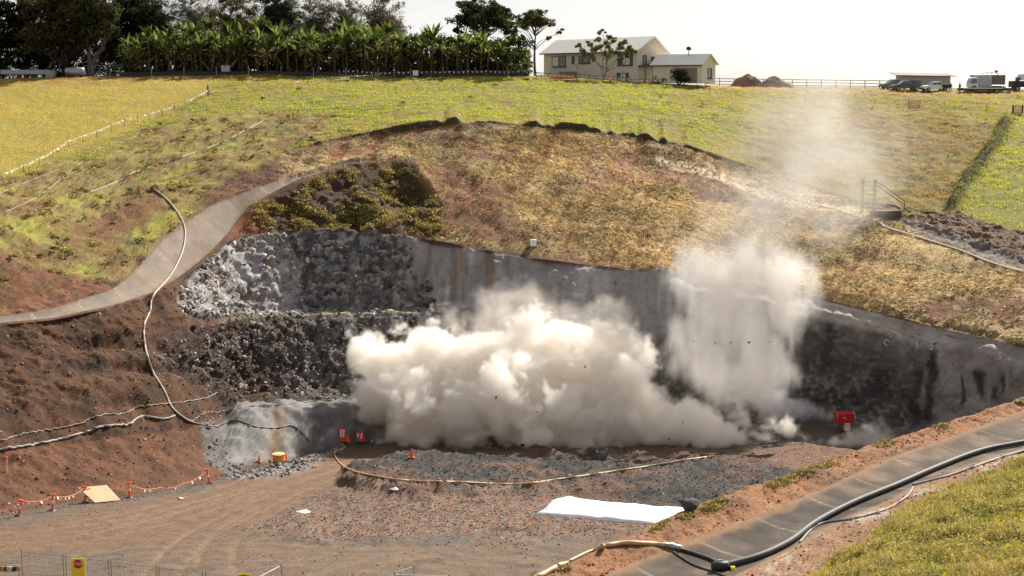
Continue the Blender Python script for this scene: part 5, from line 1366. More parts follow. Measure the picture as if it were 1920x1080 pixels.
mb = MB(); mb.box((-1.4, 0, 2.1), (.06, .9, .35)); mb.build("headboard", DARK, tk2); mb = MB(); mb.tube([(.2, 0, 3.0), (.2, 0, 3.55)], .04, 6); rg_ = mb.build("mast", DARK, tk2); MB().lathe((.2, 0, 3.5), [(.05, 0), (.35, .3), (.3, .36), (.04, .2)], 10).build("dish", DARK, rg_)
for x in (-1.6, 2.2):
    for y in (-.9, .9): wheel(tk2, x, y, .48, .28)
# low striped barge board in front of the truck
p = stand(1838, 249.5); lt = tag(empty("low_loader", p), "dark low trailer with red and white edge in front of the white truck", "trailer")
MB().bevel_box((0, 0, .62), (4.6, .9, .22), .05).build("deck", DARK, lt); mb = MB(); mb.box((-.6, -.93, .78), (3.4, .02, .07)); mb.build("white_edge", WHITE, lt)
mb = MB(); mb.box((.6, -.94, .92), (1.9, .02, .06)); mb.build("red_edge", RED, lt)
for x in (1.8, 2.7): wheel(lt, x, -.75, .36)

# a person: one continuous body by skin
def person(px, Y, label, shirt, trousers, rz=0):
    p = stand(px, Y); r = tag(empty("person", p, rz), label, "person")
    J = [((0, 0, .95), .14), ((0, 0, 1.15), .14), ((0, 0, 1.38), .16), ((0, 0, 1.5), .06), ((0, -.02, 1.6), .085), ((0, -.02, 1.72), .09),
         ((.1, 0, .9), .1), ((.12, -.03, .5), .075), ((.13, 0, .08), .05), ((.13, -.16, .04), .045),
         ((-.1, 0, .9), .1), ((-.13, -.02, .5), .075), ((-.14, 0, .08), .05), ((-.14, -.16, .04), .045),
         ((.22, 0, 1.42), .07), ((.28, -.02, 1.15), .05), ((.26, -.14, .92), .038), ((.25, -.18, .84), .035),
         ((-.22, 0, 1.42), .07), ((-.28, -.02, 1.15), .05), ((-.26, -.14, .92), .038), ((-.25, -.18, .84), .035)]
    E_ = [(0, 1), (1, 2), (2, 3), (3, 4), (4, 5), (0, 6), (6, 7), (7, 8), (8, 9), (0, 10), (10, 11), (11, 12), (12, 13), (2, 14), (14, 15), (15, 16), (16, 17), (2, 18), (18, 19), (19, 20), (20, 21)]
    me = bpy.data.meshes.new("body"); me.from_pydata([j[0] for j in J], E_, []); o = bpy.data.objects.new("body", me); COL.objects.link(o)
    md = o.modifiers.new("skin", 'SKIN')
    for k, (_, rad) in enumerate(J): me.skin_vertices[0].data[k].radius = (rad, rad * .8)
    me.skin_vertices[0].data[0].use_root = True
    o.modifiers.new("sub", 'SUBSURF').levels = 1
    dg = bpy.context.evaluated_depsgraph_get(); me2 = bpy.data.meshes.new_from_object(o.evaluated_get(dg)); bpy.data.objects.remove(o)
    me2.materials.clear()
    for m_ in (mat("skin", (.42, .26, .18), .6), shirt, trousers): me2.materials.append(m_)
    for f in me2.polygons:
        z = f.center.z; f.material_index = 2 if z < .98 else (1 if z < 1.5 and not (z < .95) else 0)
    b = bpy.data.objects.new("body", me2); COL.objects.link(b); b.parent = r
    MB().lathe((0, -.02, 1.72), [(.14, 0), (.13, .06), (.09, .12), (.02, .14)], 12).build("hard_hat", WHITE, r)
    return r
person(1774, 250.5, "person in dark clothes standing right of the white pickup", mat("dark_shirt", (.06, .06, .07), .8), mat("dark_trousers", (.04, .04, .05), .8))
person(1791, 250, "person in dark clothes standing at the front of the white truck", mat("dark_shirt", (.06, .06, .07), .8), mat("dark_trousers", (.04, .04, .05), .8), .6)

# orange mesh barriers in the right field
def orange_mesh(px, py, w, h, label, post_dark=False):
    p = gpt(px, py); r = tag(empty("orange_barrier", p), label, "barrier")
    mb = MB(); n = 6
    for i in range(n):
        a, b_ = -w / 2 + w * i / n, -w / 2 + w * (i + 1) / n
        for j in range(4):
            z0, z1 = h * (j + .12) / 4, h * (j + .88) / 4
            mb.hexa([Vector(v) for v in ((a, 0, z0), (b_ - .04, 0, z0), (b_ - .04, .02, z0), (a, .02, z0), (a, 0, z1), (b_ - .04, 0, z1), (b_ - .04, .02, z1), (a, .02, z1))])
    mb.build("mesh_panel", mat("faded_orange_mesh", (.60, .33, .20), .7), r)
    for s in (-1, 1): MB().tube([(s * w / 2, .05, -.2), (s * w / 2, .05, h + .15)], .06 if not post_dark else .13, 6).build("post", TIMBER if not post_dark else DARK, r)
orange_mesh(1714, 203, 1.9, 1.3, "faded orange mesh panel standing in the right field")
orange_mesh(1908, 213, 1.5, 1.2, "orange mesh barrier with dark posts at the right frame edge", True)

# ------------------------------------------------------------------ steel stair tower on the right slope
p = gpt(1628, 402); st = tag(empty("stair_tower", p), "steel scaffold stair tower with sloping handrails above the right drain", "stair tower")
RUST = mat("rusty_steel", (.13, .10, .075), .6, .3, 4, metal=.4)
for x, y in ((-.9, 0), (-.45, .9), (.55, 0), (1.0, .9)): MB().tube([(x, y, -.5), (x, y, 4.2)], .06, 6).build("upright", RUST, st)
mb = MB()
for k in range(8):
    z = .3 + k * .52; mb.box((.75, .45, z), (.3, .4, .03)); mb.tube([(-.9, 0, z), (.55, 0, z)], .03, 5)
mb.build("treads", RUST, st)
for dz in (0, .45): MB().tube([(.6, -.05, 4.1 - dz), (2.4, -.05, 2.9 - dz), (4.3, -.05, 1.6 - dz), (4.25, -.05, .8 - dz)], .055, 6).build("handrail", RUST, st)
mb = MB()
for k in range(12): t = k / 11; mb.box((.8 + 3.3 * t, .35, 3.2 - 2.5 * t), (.17, .45, .03))
mb.build("stair_flight", RUST, st)
MB().bevel_box((2.2, .3, -.05), (1.7, .8, .5), .08).build("base_block", mat("dark_base", (.09, .08, .07), .85), st)

# ------------------------------------------------------------------ hoses and pipes on the ground
def hose(name, pix, r, m, label, lift=.6, dense=True, cat="hose", amp=0.0, stripes=False):
    P = []
    for i in range(len(pix) - 1):
        (a, b_), (c, d) = pix[i], pix[i + 1]; n = max(2, int(math.hypot(c - a, d - b_) / 14))
        for k in range(n):
            t = k / n; P.append((a + (c - a) * t, b_ + (d - b_) * t))
    P.append(pix[-1]); pts = []
    for a, b_ in P:
        l, nn = hit(a, b_); pts.append(l + Vector((0, 0, 1)) * r * lift + nn * r * .3)
    pts = [pts[0]] + [(pts[i - 1] + pts[i] * 2 + pts[i + 1]) / 4 + Vector((0, 0, rng.normal(0, amp))) for i in range(1, len(pts) - 1)] + [pts[-1]]
    o = MB().tube(catmull(pts, 4), r, 8).build(name, m, smooth=True)
    return tag(o, label, cat)
def spl(pts, n=6): return [(v.x, v.y) for v in catmull([(a, b_, 0) for a, b_ in pts], n)]
hose("white_hose", spl([(285, 352), (318, 380), (340, 412), (347, 440), (340, 478), (318, 520), (287, 556), (281, 585), (270, 612), (272, 650), (285, 695), (308, 735), (322, 765), (345, 785), (362, 793)]), .095, HOSEW, "long pale hose hanging over the concrete drain and down the red slope")
hose("grey_hose", spl([(-10, 846), (50, 838), (110, 826), (160, 812), (195, 801), (240, 797), (265, 783), (310, 787), (327, 781)]), .105, HOSEG, "thick dusty grey hose along the red slope towards the rubble", amp=.03)
hose("grey_hose", spl([(-10, 832), (40, 815), (95, 806), (150, 795), (180, 782), (235, 775), (262, 763), (320, 757), (380, 748), (408, 737)]), .05, HOSEG, "thin grey hose above the thick one on the red slope", amp=.03)
hose("grey_hose", spl([(362, 793), (405, 800), (440, 788), (478, 800), (515, 803), (548, 798), (570, 815), (580, 828)]), .055, HOSEG, "dark hose draped over the rounded concrete mass")
hose("grey_hose", spl([(360, 790), (385, 775), (420, 772), (470, 762), (520, 760), (590, 752), (660, 750)]), .04, HOSEG, "thin hose on top of the rounded concrete mass", amp=.04)
hose("yellow_hose", spl([(637, 832), (647, 840), (627, 850), (640, 872), (668, 886), (700, 893), (760, 902), (860, 905), (970, 909), (1060, 898), (1150, 885), (1230, 873), (1290, 863), (1340, 856)]), .07, HOSET, "pale yellow hose snaking across the dark gravel on the pit floor")
hose("white_rope", spl([(170, 361), (215, 343), (255, 322), (300, 308), (355, 290), (420, 266), (465, 242), (500, 224)]), .055, HOSEW, "pale rope lying across the weedy left hillside", cat="rope")
hose("white_rope", spl([(10, 398), (60, 375), (95, 352), (130, 322), (190, 275)]), .03, HOSEW, "thin pale cord on the weedy slope below the flagged fence", cat="rope")
hose("white_rope", spl([(-10, 368), (25, 352), (60, 338), (110, 318)]), .03, HOSEW, "short pale cord near the left frame edge", cat="rope")
hose("white_hose", spl([(1650, 418), (1665, 428), (1730, 448), (1800, 470), (1850, 490), (1890, 503), (1925, 512)]), .09, mat("bright_white_hose", (.7, .66, .6), .5), "white hose along the lower edge of the right hand drain")
hose("white_rope", spl([(1400, 345), (1450, 358), (1500, 378), (1560, 392), (1610, 408)]), .06, HOSEW, "pale cord along the top of the straw batter left of the stair tower", cat="rope")
# foreground pipes
hose("black_pipe", spl([(1345, 1070), (1420, 1050), (1480, 1022), (1530, 985), (1600, 948), (1680, 915), (1760, 880), (1840, 850), (1930, 832), (2000, 812)]), .105, HOSEB, "thick black pipe running up the near edge of the foreground drain", cat="pipe", lift=.85)
hose("thin_hose", spl([(1500, 1018), (1535, 985), (1600, 974), (1660, 957), (1700, 933), (1712, 915)]), .038, HOSEG, "thin grey hose looping beside the thick black pipe")
hose("thin_hose", spl([(1712, 910), (1780, 893), (1840, 872), (1900, 852), (1990, 828)]), .042, HOSEG, "thin grey hose right of the loop beside the black pipe")
hose("tan_hose", spl([(1000, 1090), (1060, 1058), (1110, 1034), (1165, 1022), (1215, 1023), (1250, 1026)]), .075, HOSET, "tan hose lying over the soil berm to the steel coupling")
hose("black_hose", spl([(1258, 1028), (1295, 1038), (1330, 1050), (1352, 1062), (1372, 1068)]), .055, HOSEB, "short black hose from the steel coupling to the pipe joint")
hose("black_hose", spl([(1262, 1036), (1300, 1060), (1340, 1074), (1360, 1082)]), .03, HOSEB, "thin black hose below the short black one at the joint")
a, b_ = gpt(1246, 1026, .09), gpt(1276, 1032, .09)
cpl = tag(MB().tube([a, a.lerp(b_, .3), a.lerp(b_, .31), a.lerp(b_, .6), a.lerp(b_, .61), b_], [.08, .08, .11, .11, .085, .085], 12).build("hose_coupling", STEEL), "steel coupling joining the tan hose to the black hose", "coupling")
a = gpt(1352, 1070, .12)
jn = tag(empty("pipe_joint", a), "black pipe joint with yellow cap at the bottom edge", "pipe joint")
MB().tube([(-.28, 0, 0), (-.22, 0, 0), (.2, .05, .02), (.26, .05, .02)], [.1, .15, .15, .1], 12).build("body", RUBBER, jn, smooth=True)
MB().tube([(.3, -.1, -.05), (.42, -.12, -.04)], .1, 12).build("cap", YELLOW, jn)
MB().tube([(-.1, 0, .1), (-.1, 0, .2), (.05, 0, .2)], .03, 6).build("valve_handle", STEEL, jn)

# ------------------------------------------------------------------ delineator posts and their flagged rope
def delineator(p, label, lean=0.0):
    r = tag(empty("delineator_post", p, rng.uniform(-.4, .4)), label, "delineator post", "orange posts along the foot of the red slope"); r.rotation_euler[1] = lean
    MB().lathe((0, 0, 0), [(.27, 0), (.27, .04), (.16, .1), (.09, .12)], 12).build("foot", DARK, r)
    MB().lathe((0, 0, .1), [(.085, 0), (.075, .6), (.065, .95), (.03, .98)], 10).build("shaft", ORANGE, r)
    MB().box((0, 0, 1.14), (.17, .05, .06)).build("cap", ORANGE, r)
    MB().lathe((0, 0, .55), [(.082, 0), (.078, .2)], 10).build("reflective_band", WHITE, r)
    return p + Vector((math.sin(lean) * 1.1, 0, 1.1))
dl = [(-25, 985, "post cut by the left frame edge", 0), (98, 958, "orange post in front of the rope's low end at far left", .1), (35, 968, "leaning orange post at the left end of the flagged rope", .25), (160, 942, "orange post touching the left edge of the plywood board", 0), (243, 934, "orange post just right of the plywood board", 0), (394, 907, "orange post nearest the orange drum", -.2)]
tops = {}
for px, py, lab, ln in dl:
    if px < 0: continue
    tops[px] = delineator(gpt(px, py), lab, ln)
q0 = gpt(-30, 975) + Vector((0, 0, .4))
def flag_rope(pts, label, sag=.35):
    o = pts[0]; root = tag(empty("flag_rope", o), label, "rope"); ln, fl_ = MB(), MB()
    for a, b_ in zip(pts[:-1], pts[1:]):
        k = max(4, int((b_ - a).length / .45)); prev = None
        for i in range(k + 1):
            t = i / k; q = a.lerp(b_, t) - o + Vector((0, 0, -sag * 4 * t * (1 - t) * min(1, (b_ - a).length / 4)))
            if prev is not None: ln.tube([prev, q], .022, 5)
            prev = q
            if i % 1 == 0 and i < k:
                d = (b_ - a).normalized() * .16; w_ = Vector((rng.normal(0, .06), rng.normal(0, .06), -.2))
                MB().hexa([q - d * .5, q + d * .5, q + d * .4 + w_, q - d * .4 + w_] + [v + Vector((0, .02, 0)) for v in (q - d * .5, q + d * .5, q + d * .4 + w_, q - d * .4 + w_)]).build("flag", FLAGM, root)
    ln.build("line", FLAGO, root)
flag_rope([q0, tops[35], tops[98], tops[160], tops[243]], "rope of pale flags strung between the orange posts by the plywood board")
flag_rope([tops[243], gpt(300, 922) + Vector((0, 0, .35)), gpt(345, 914) + Vector((0, 0, .35)), tops[394]], "sagging rope of flags between the last two orange posts", .3)
p = gpt(12, 884)
sp_ = tag(empty("marker_stake", p), "pale stake with pink top on the red slope at left edge", "stake")
MB().tube([(0, 0, -.2), (.06, 0, 1.0)], .05, 6).build("stake", mat("pale_stake", (.6, .42, .34), .7), sp_); MB().box((.05, 0, 1.02), (.1, .05, .07)).build("ribbon", ORANGE, sp_)
# leaning plywood board
a, b_ = gpt(178, 944), gpt(226, 939)
ex_ = (b_ - a).normalized(); bk_ = Vector((-ex_.y, ex_.x, 0)) * .9; bk_ = bk_ if bk_.y > 0 else -bk_
w_ = (b_ - a).length * 1.0
tl = a + bk_ * 1.1 - ex_ * .75 + Vector((0, 0, 1.0)); tr_ = b_ + bk_ * 1.1 - ex_ * .55 + Vector((0, 0, 1.0))
mb = MB(); slab(mb, a + Vector((0, 0, .05)), b_ + Vector((0, 0, .05)), tr_, tl, .03); tag(mb.build("plywood_board", PLY), "pale plywood board propped at a slant among the orange posts", "board")
# white litter, dark block
for (px, py, s, lab) in ((567, 961, .5, "crumpled white sheet on the dark gravel at left of the gravel patch"), (740, 918, .4, "small white scrap on the edge of the dark gravel heap"), (335, 936, .3, "pale flat stone on the haul track right of the plywood board")):
    p = gpt(px, py, .03); n = 10; vs = [(math.cos(k * .628) * s * rng.uniform(.5, 1.3) * 1.3, math.sin(k * .628) * s * rng.uniform(.4, 1.0), rng.uniform(-.02, .07)) for k in range(n)] + [(0, 0, .16)]
    mb = MB(); mb.v = [tuple(Vector(v) + p) for v in vs] + [tuple(Vector(v) + p + Vector((0, 0, -.06))) for v in vs[:n]]
    mb.f = [(k, (k + 1) % n, n) for k in range(n)] + [(k + n + 1, (k + 1) % n + n + 1, (k + 1) % n, k) for k in range(n)]
    tag(mb.build("scrap_sheet", TARP if s > .35 else PLY), lab, "scrap")

# ------------------------------------------------------------------ orange drum, signs and cones by the abutment
p = gpt(523, 868); dr_ = tag(empty("orange_drum", p - Vector((0, 0, .3))), "orange plastic drum with pale top beside the rounded concrete mass", "drum")
MB().lathe((0, 0, 0), [(.55, 0), (.58, .1), (.52, .5), (.56, .55), (.5, 1.0), (.54, 1.05)], 18).build("body", mat("faded_orange", (.70, .27, .07), .55), dr_); MB().lathe((0, 0, 1.05), [(.57, 0), (.57, .1), (.3, .13)], 18).build("lid", mat("pale_orange", (.78, .42, .2), .5), dr_)
def cone(p, label, s=1.0):
    r = tag(empty("traffic_cone", p), label, "traffic cone"); r.scale = (s, s, s)
    MB().box((0, 0, .03), (.22, .22, .03)).build("foot", ORANGE, r); MB().lathe((0, 0, .06), [(.17, 0), (.03, .7), (.0, .71)], 12).build("body", ORANGE, r); MB().lathe((0, 0, .34), [(.112, 0), (.076, .18)], 12).build("reflective_band", WHITE, r)
cone(gpt(536, 866), "red and white cone against the orange drum", 1.1)
cone(gpt(486, 866), "small orange cone left of the orange drum among rubble", .8)
cone(gpt(772, 858), "small red cone with white band at the edge of the dark gravel", 1.1)
cone(gpt(652, 828), "white banded cone between the two red panels", 1.1)
def red_panel(px, py, w, h, label, lean):
    r = tag(empty("red_barrier", gpt(px, py), .3), label, "barrier")
    mb = MB(); mb.hexa([Vector(v) for v in ((-w, 0, 0), (w, 0, 0), (w, .12, 0), (-w, .12, 0), (-w * .55 + lean, .15, h), (w * .6 + lean, .15, h), (w * .6 + lean, .25, h), (-w * .55 + lean, .25, h))]); mb.build("panel", mat("red_plastic", (.62, .05, .035), .5), r)
    mb = MB()
    for k in (-.3, .25): mb.hexa([Vector(v) for v in ((w * k - .06 + lean * .4, .035, h * .35), (w * k + .08 + lean * .4, .035, h * .35), (w * k + .08 + lean * .4, .07, h * .35), (w * k - .06 + lean * .4, .07, h * .35), (w * k + .0 + lean * .8, .10, h * .85), (w * k + .16 + lean * .8, .10, h * .85), (w * k + .16 + lean * .8, .14, h * .85), (w * k + lean * .8, .14, h * .85))])
    mb.build("stripe", WHITE, r)
    MB().box((0, .1, .04), (w * 1.05, .3, .04)).build("foot", DARK, r)
red_panel(643, 830, .45, 1.5, "tall red barrier panel beside the dust cloud's left edge", -.1)
red_panel(673, 830, .65, 1.05, "wide red barrier with white stripes right of the tall one", .1)
p = gpt(693, 830); pn = tag(empty("fallen_sign", p, .4), "grey fallen sign leaning against the red barrier", "sign"); mb = MB(); mb.hexa([Vector(v) for v in ((-.35, 0, 0), (.35, 0, .05), (.35, .1, .05), (-.35, .1, 0), (-.2, .3, .6), (.45, .3, .55), (.45, .35, .55), (-.2, .35, .6))]); mb.build("plate", CANVAS, pn); MB().tube([(0, .3, .3), (.1, .7, 0)], .03, 6).build("prop", DARK, pn)

# tarpaulin
tp = [(1035, 938), (1060, 935), (1120, 940), (1180, 950), (1240, 953), (1288, 953), (1262, 972), (1220, 981), (1150, 975), (1080, 969), (1003, 963), (1020, 955)]
cx_, cy_ = 1145, 958; vs, fs = [], []
n = len(tp) * 4; bd = []
for i in range(len(tp)):
    (a0, a1), (c0, c1) = tp[i], tp[(i + 1) % len(tp)]
    for k in range(4): bd.append((a0 + (c0 - a0) * k / 4, a1 + (c1 - a1) * k / 4))
def floor_point(a0, a1, up):
    lo_, hi_ = 40., 200.
    for _ in range(40):
        mi_ = (lo_ + hi_) / 2; q_ = at(a0, a1, mi_)
        if q_[2] > zf(mi_) + up: lo_ = mi_
        else: hi_ = mi_
    return q_
def zf(Y): return float(zfloor(np.array(Y, float)))
bp = np.array([floor_point(a0, a1, .12) for a0, a1 in bd])
c3 = np.array([*bp[:, :2].mean(0), 0]); wav = lambda x, y: .16 * float(fbm(np.array([[x, y, 0.]]), .9, 4, 161)[0]) + .05 * math.sin(x * 1.3 + y * .5) + .05 * math.sin(x * .6 - y * 1.1) + .03 * math.sin(x * 3.1 + 2 * math.sin(y))
for j in range(9):
    t = 1 - j / 9
    for q in bp:
        x, y = c3[0] + (q[0] - c3[0]) * t, c3[1] + (q[1] - c3[1]) * t
        vs.append((x, y, zf(y) + (.12 if j == 0 else .3 + wav(x, y))))
vs.append((c3[0], c3[1], zf(c3[1]) + .3)); n = len(bd)
for j in range(8): fs += [(j * n + i, j * n + (i + 1) % n, (j + 1) * n + (i + 1) % n, (j + 1) * n + i) for i in range(n)]
fs += [(8 * n + i, 8 * n + (i + 1) % n, 9 * n) for i in range(n)]
k0 = len(vs); vs += [(v[0], v[1], v[2] - .3) for v in vs[:n]]; fs += [(k0 + i, k0 + (i + 1) % n, (i + 1) % n, i) for i in range(n)]
mb = MB(); mb.v, mb.f = vs, fs
tag(mb.build("white_tarpaulin", TARP, smooth=True), "large white tarpaulin spread on the gravel below the dark heap", "tarpaulin")
for (px, py, s) in ((1030, 962, .35), (1293, 957, .45)):
    v, f = ROCKS[2]; o = np_mesh("boulder", v * s + np.array(gpt(px, py)[:]) + np.array([0, 0, s * .4]), f, ground_mat("rock"), np.full((len(v), 3), .08)); tag(o, "dark boulder at the %s end of the white tarpaulin" % ("left" if px < 1100 else "right"), "boulder")

# ------------------------------------------------------------------ ventilation fan on its stand
p = gpt(1583, 808); fn = empty("ventilation_fan", p, .12); fn.scale = (.86, .86, .9); tag(fn, "red ventilation fan on a stand blowing mist across the pit floor", "fan")
MB().tube([(-1.05, 0, 1.55), (-1.0, 0, 1.55), (-.95, 0, 1.55), (.85, 0, 1.55), (.9, 0, 1.55), (1.0, 0, 1.55)], [.62, .66, .50, .50, .62, .6], 24).build("duct", RED, fn, smooth=False)
MB().bevel_box((-.02, 0, 1.55), (.98, .6, .56), .07).build("casing", RED, fn)
MB().tube([(-1.1, 0, 1.55), (-1.04, 0, 1.55)], [.7, .7], 24, caps=False).build("outlet_ring", STEEL, fn); MB().tube([(.98, 0, 1.55), (1.04, 0, 1.55)], [.66, .66], 24, caps=False).build("inlet_ring", BLINDW, fn)
mb = MB()
for k in range(6):
    a = k * math.pi / 3; d = Vector((0, math.cos(a), math.sin(a))); u = Vector((.12, -math.sin(a) * .12, math.cos(a) * .12)); c0 = Vector((-.8, 0, 1.55))
    mb.quad(c0 + d * .1 - u, c0 + d * .1 + u, c0 + d * .5 + u, c0 + d * .5 - u)
mb.build("blades", DARK, fn)
MB().bevel_box((.12, -.55, .62), (.34, .2, .40), .05).build("control_box", mat("pale_pink_box", (.72, .52, .46), .6), fn)
for x in (-.6, .7):
    for y in (-.45, .45): MB().tube([(x, y, 0), (x * .85, y * .7, 1.1)], .05, 6).build("leg", DARK, fn)
MB().box((-.25, -.62, 1.66), (.16, .02, .05)).build("name_plate", WHITE, fn)

# ------------------------------------------------------------------ survey stakes along the wall crest, white block
for px, py in ((1275, 512), (1340, 522), (1398, 530), (1462, 545), (1594, 572), (1658, 590), (1725, 605), (1800, 622)):
    p = gpt(px, py - 4); h_ = 2.0 if px < 1600 else 1.5
    s_ = tag(MB().tube([p + Vector((0, 0, -.2)), p + Vector((rng.normal(0, .06), 0, h_))], .045, 6).build("survey_stake", TIMBER), "thin stake standing on the crest of the cut wall", "stake", "survey stakes along the wall crest")
p = gpt(1000, 460); tag(MB().bevel_box((0, 0, .3), (.35, .3, .38), .06).build("white_block", WHITE), "small white block sitting in the straw above the wall", "block").location = p
p = gpt(1147, 160); 
p = stand(1143, 249); ob = tag(empty("orange_bin", p), "orange bin standing before the garden tree", "bin"); MB().lathe((0, 0, 0), [(.3, 0), (.38, 1.0)], 10).build("body", mat("faded_orange_mesh", (.60, .33, .20), .7), ob); MB().lathe((0, 0, 1.0), [(.42, 0), (.4, .1), (.1, .16)], 10).build("lid", ORANGE, ob)
p = stand(1052, 249); ob = tag(empty("orange_canoe", p, .1), "low orange and white boat hull lying before the house", "boat")
mb = MB(); mb.rings([[Vector((x, y * w_, z)) for y, z in ((-1, .7), (-.7, .35), (0, .25), (.7, .35), (1, .7))] for x, w_ in ((-2.2, .05), (-1.4, .5), (0, .7), (1.4, .5), (2.2, .05))]); mb.build("hull", FLAGO, ob)
mb = MB(); mb.tube([(-2.2, -.05, .72), (0, -.7, .74), (2.2, -.05, .72)], .05, 5); mb.build("gunwale", WHITE, ob)

# painted survey marks on the wall
wallo = bpy.data.objects["retaining_wall"]
def wall_mark(px, py, body, size, m, rot=0.0):
    l, n = hit(px, py); n = Vector((n.x, n.y, n.z * .2)).normalized(); z = Vector((0, 0, 1)); xr = z.cross(n).normalized(); up = n.cross(xr)
    M = Matrix.Translation(l + n * .22) @ Matrix((xr, up, n)).transposed().to_4x4() @ Matrix.Rotation(rot, 4, 'Z')
    text_mesh("painted_mark", body, size, M, m, wallo)
CHALK = mat("chalk_paint", (.62, .58, .56), .8); REDMK = mat("red_marking_paint", (.5, .06, .06), .8); PINK = mat("pink_marking_paint", (.55, .25, .36), .8)
wall_mark(1750, 650, "5", 1.1, CHALK); wall_mark(1723, 648, "5", .9, CHALK, .3); wall_mark(1664, 642, "C", .9, CHALK, -.4); wall_mark(1720, 627, "15", .8, PINK)
wall_mark(1122, 566, "+", 1.0, CHALK); wall_mark(1138, 570, "3", .7, CHALK); wall_mark(1155, 532, "+", 1.1, mat("dark_paint_mark", (.1, .1, .11), .8)); wall_mark(1878, 668, "5", .9, CHALK); wall_mark(1893, 674, "+", .7, CHALK)
for k in range(9): wall_mark(1672 + k * 6, 630 - 8 * math.sin(k / 8 * math.pi * .7), "-", .6, CHALK, .3)
for k in range(6): wall_mark(1762 + k * 14, 654 + (k % 2) * 3 + k, "-", .8, REDMK)
for px, py in ((1037, 530), (1041, 540), (1046, 549), (1054, 553), (1101, 530), (1106, 560)): wall_mark(px, py, ".", 1.0, CHALK)

# ------------------------------------------------------------------ site fence at the bottom left
def fence_panel(px0, px1, ytop0, ytop1, Yd, label, first=True, bar=True):
    z0 = None
    p0 = at(px0, ytop0, Yd[0]); p1 = at(px1, ytop1, Yd[1]); p0, p1 = Vector(p0.tolist()), Vector(p1.tolist())
    g0, g1 = Vector((p0.x, p0.y, zf(p0.y))), Vector((p1.x, p1.y, zf(p1.y)))
    r = tag(empty("fence_panel", g0), label, "fence panel", "temporary steel fence panels")
    fr = MB()
    for a, b_ in ((g0, p0), (g1, p1)): fr.tube([a - g0, b_ - g0 + Vector((0, 0, .12))], .032, 8)
    for t in (1.0, .5, .04): fr.tube([g0.lerp(p0, t) - g0, g1.lerp(p1, t) - g0], .024, 8)
    fr.build("tube_frame", STEEL, r)
    w = MB(); n = 14
    for k in range(1, n): t = k / n; w.tube([g0.lerp(g1, t) - g0, p0.lerp(p1, t) - g0], .0045, 4)
    for k in range(1, 9): t = k / 9; w.tube([g0.lerp(p0, t) - g0, g1.lerp(p1, t) - g0], .0045, 4)
    w.build("wire_mesh", STEEL, r)
    for g_ in (g0, g1): MB().bevel_box(g_ - g0 + Vector((0, 0, .07)), (.12, .3, .07), .03).build("foot", mat("concrete_foot", (.3, .29, .27), .9), r)
    return r, g0, g1, p0, p1
def zf(Y): return float(zfloor(np.array(Y, float)))
pan = [(40, 118, 1034, 1042), (123, 203, 1043, 1052), (208, 293, 1053, 1063), (298, 380, 1064, 1073), (386, 480, 1074, 1085), (485, 528, 1083, 1060)]
panels = []
for k, (a, b_, y0, y1) in enumerate(pan):
    Ya, Yb_ = 66.0 - k * .2, 65.9 - k * .2
    if k == 5: Yb_ = 66.5
    panels.append(fence_panel(a, b_, y0, y1, (Ya, Yb_), ["leftmost steel fence panel beside the striped barrier board", "steel fence panel carrying the yellow stop sign", "steel fence panel right of the yellow stop sign", "steel fence panel in the middle of the bottom left row", "steel fence panel below which a second yellow sign shows", "short angled end panel of the steel fence"][k]))
def site_sign(px, py, w, h, Y, label, full):
    p = Vector(at(px, py, Y).tolist()); r = tag(empty("stop_sign", p), label, "sign")
    MB().box((0, 0, 0), (w / 2, .012, h / 2)).build("board", YELLOW, r)
    c0 = Vector((0, -.018, h * .5 - w * .42)); R_ = w * .36; mb = MB()
    pts = [c0 + Vector((math.cos(math.pi / 8 + k * math.pi / 4) * R_, 0, math.sin(math.pi / 8 + k * math.pi / 4) * R_)) for k in range(8)]
    mb.rings([[q + Vector((0, .004, 0)) for q in pts], [q - Vector((0, .004, 0)) for q in pts]]); oc = mb.build("octagon", mat("sign_red", (.45, .02, .03), .5), r)
    M = Matrix.Translation(c0 - Vector((0, .008, 0))) @ Matrix.Rotation(math.pi / 2, 4, 'X')
    text_mesh("lettering", "STOP", R_ * .82, M, WHITE, oc, .002)
site_sign(147, 1075, .66, 1.5, 65.5, "yellow board with red octagon reading STOP on the steel fence", True)
site_sign(458, 1100, .62, 1.3, 64.8, "second yellow stop board cut off by the bottom edge", True)
# striped barrier board at the corner
p = Vector(at(18, 1067, 66.5).tolist()); bb = tag(empty("barrier_board", p), "barrier board with orange and dark stripes at the bottom left corner", "barrier")
mb, mb2 = MB(), MB()
for k in range(8): (mb if k % 2 else mb2).hexa([Vector((-1.1 + k * .2 + dx, y, z)) for z, dd in ((-.12, 0), (.12, .08)) for dx, y in ((dd, -.02), (.2 + dd, -.02), (.2 + dd, .02), (dd, .02))])
mb.build("orange_stripe", mat("dull_orange", (.45, .22, .08), .7), bb); mb2.build("dark_stripe", DARK, bb)
MB().bevel_box((0, -.06, .05), (.12, .05, .1), .02).build("lamp", CANVAS, bb)
for x in (-.9, .45): MB().tube([(x, .05, zf(p.y) - p.z), (x, .05, .1)], .03, 6).build("leg", STEEL, bb)
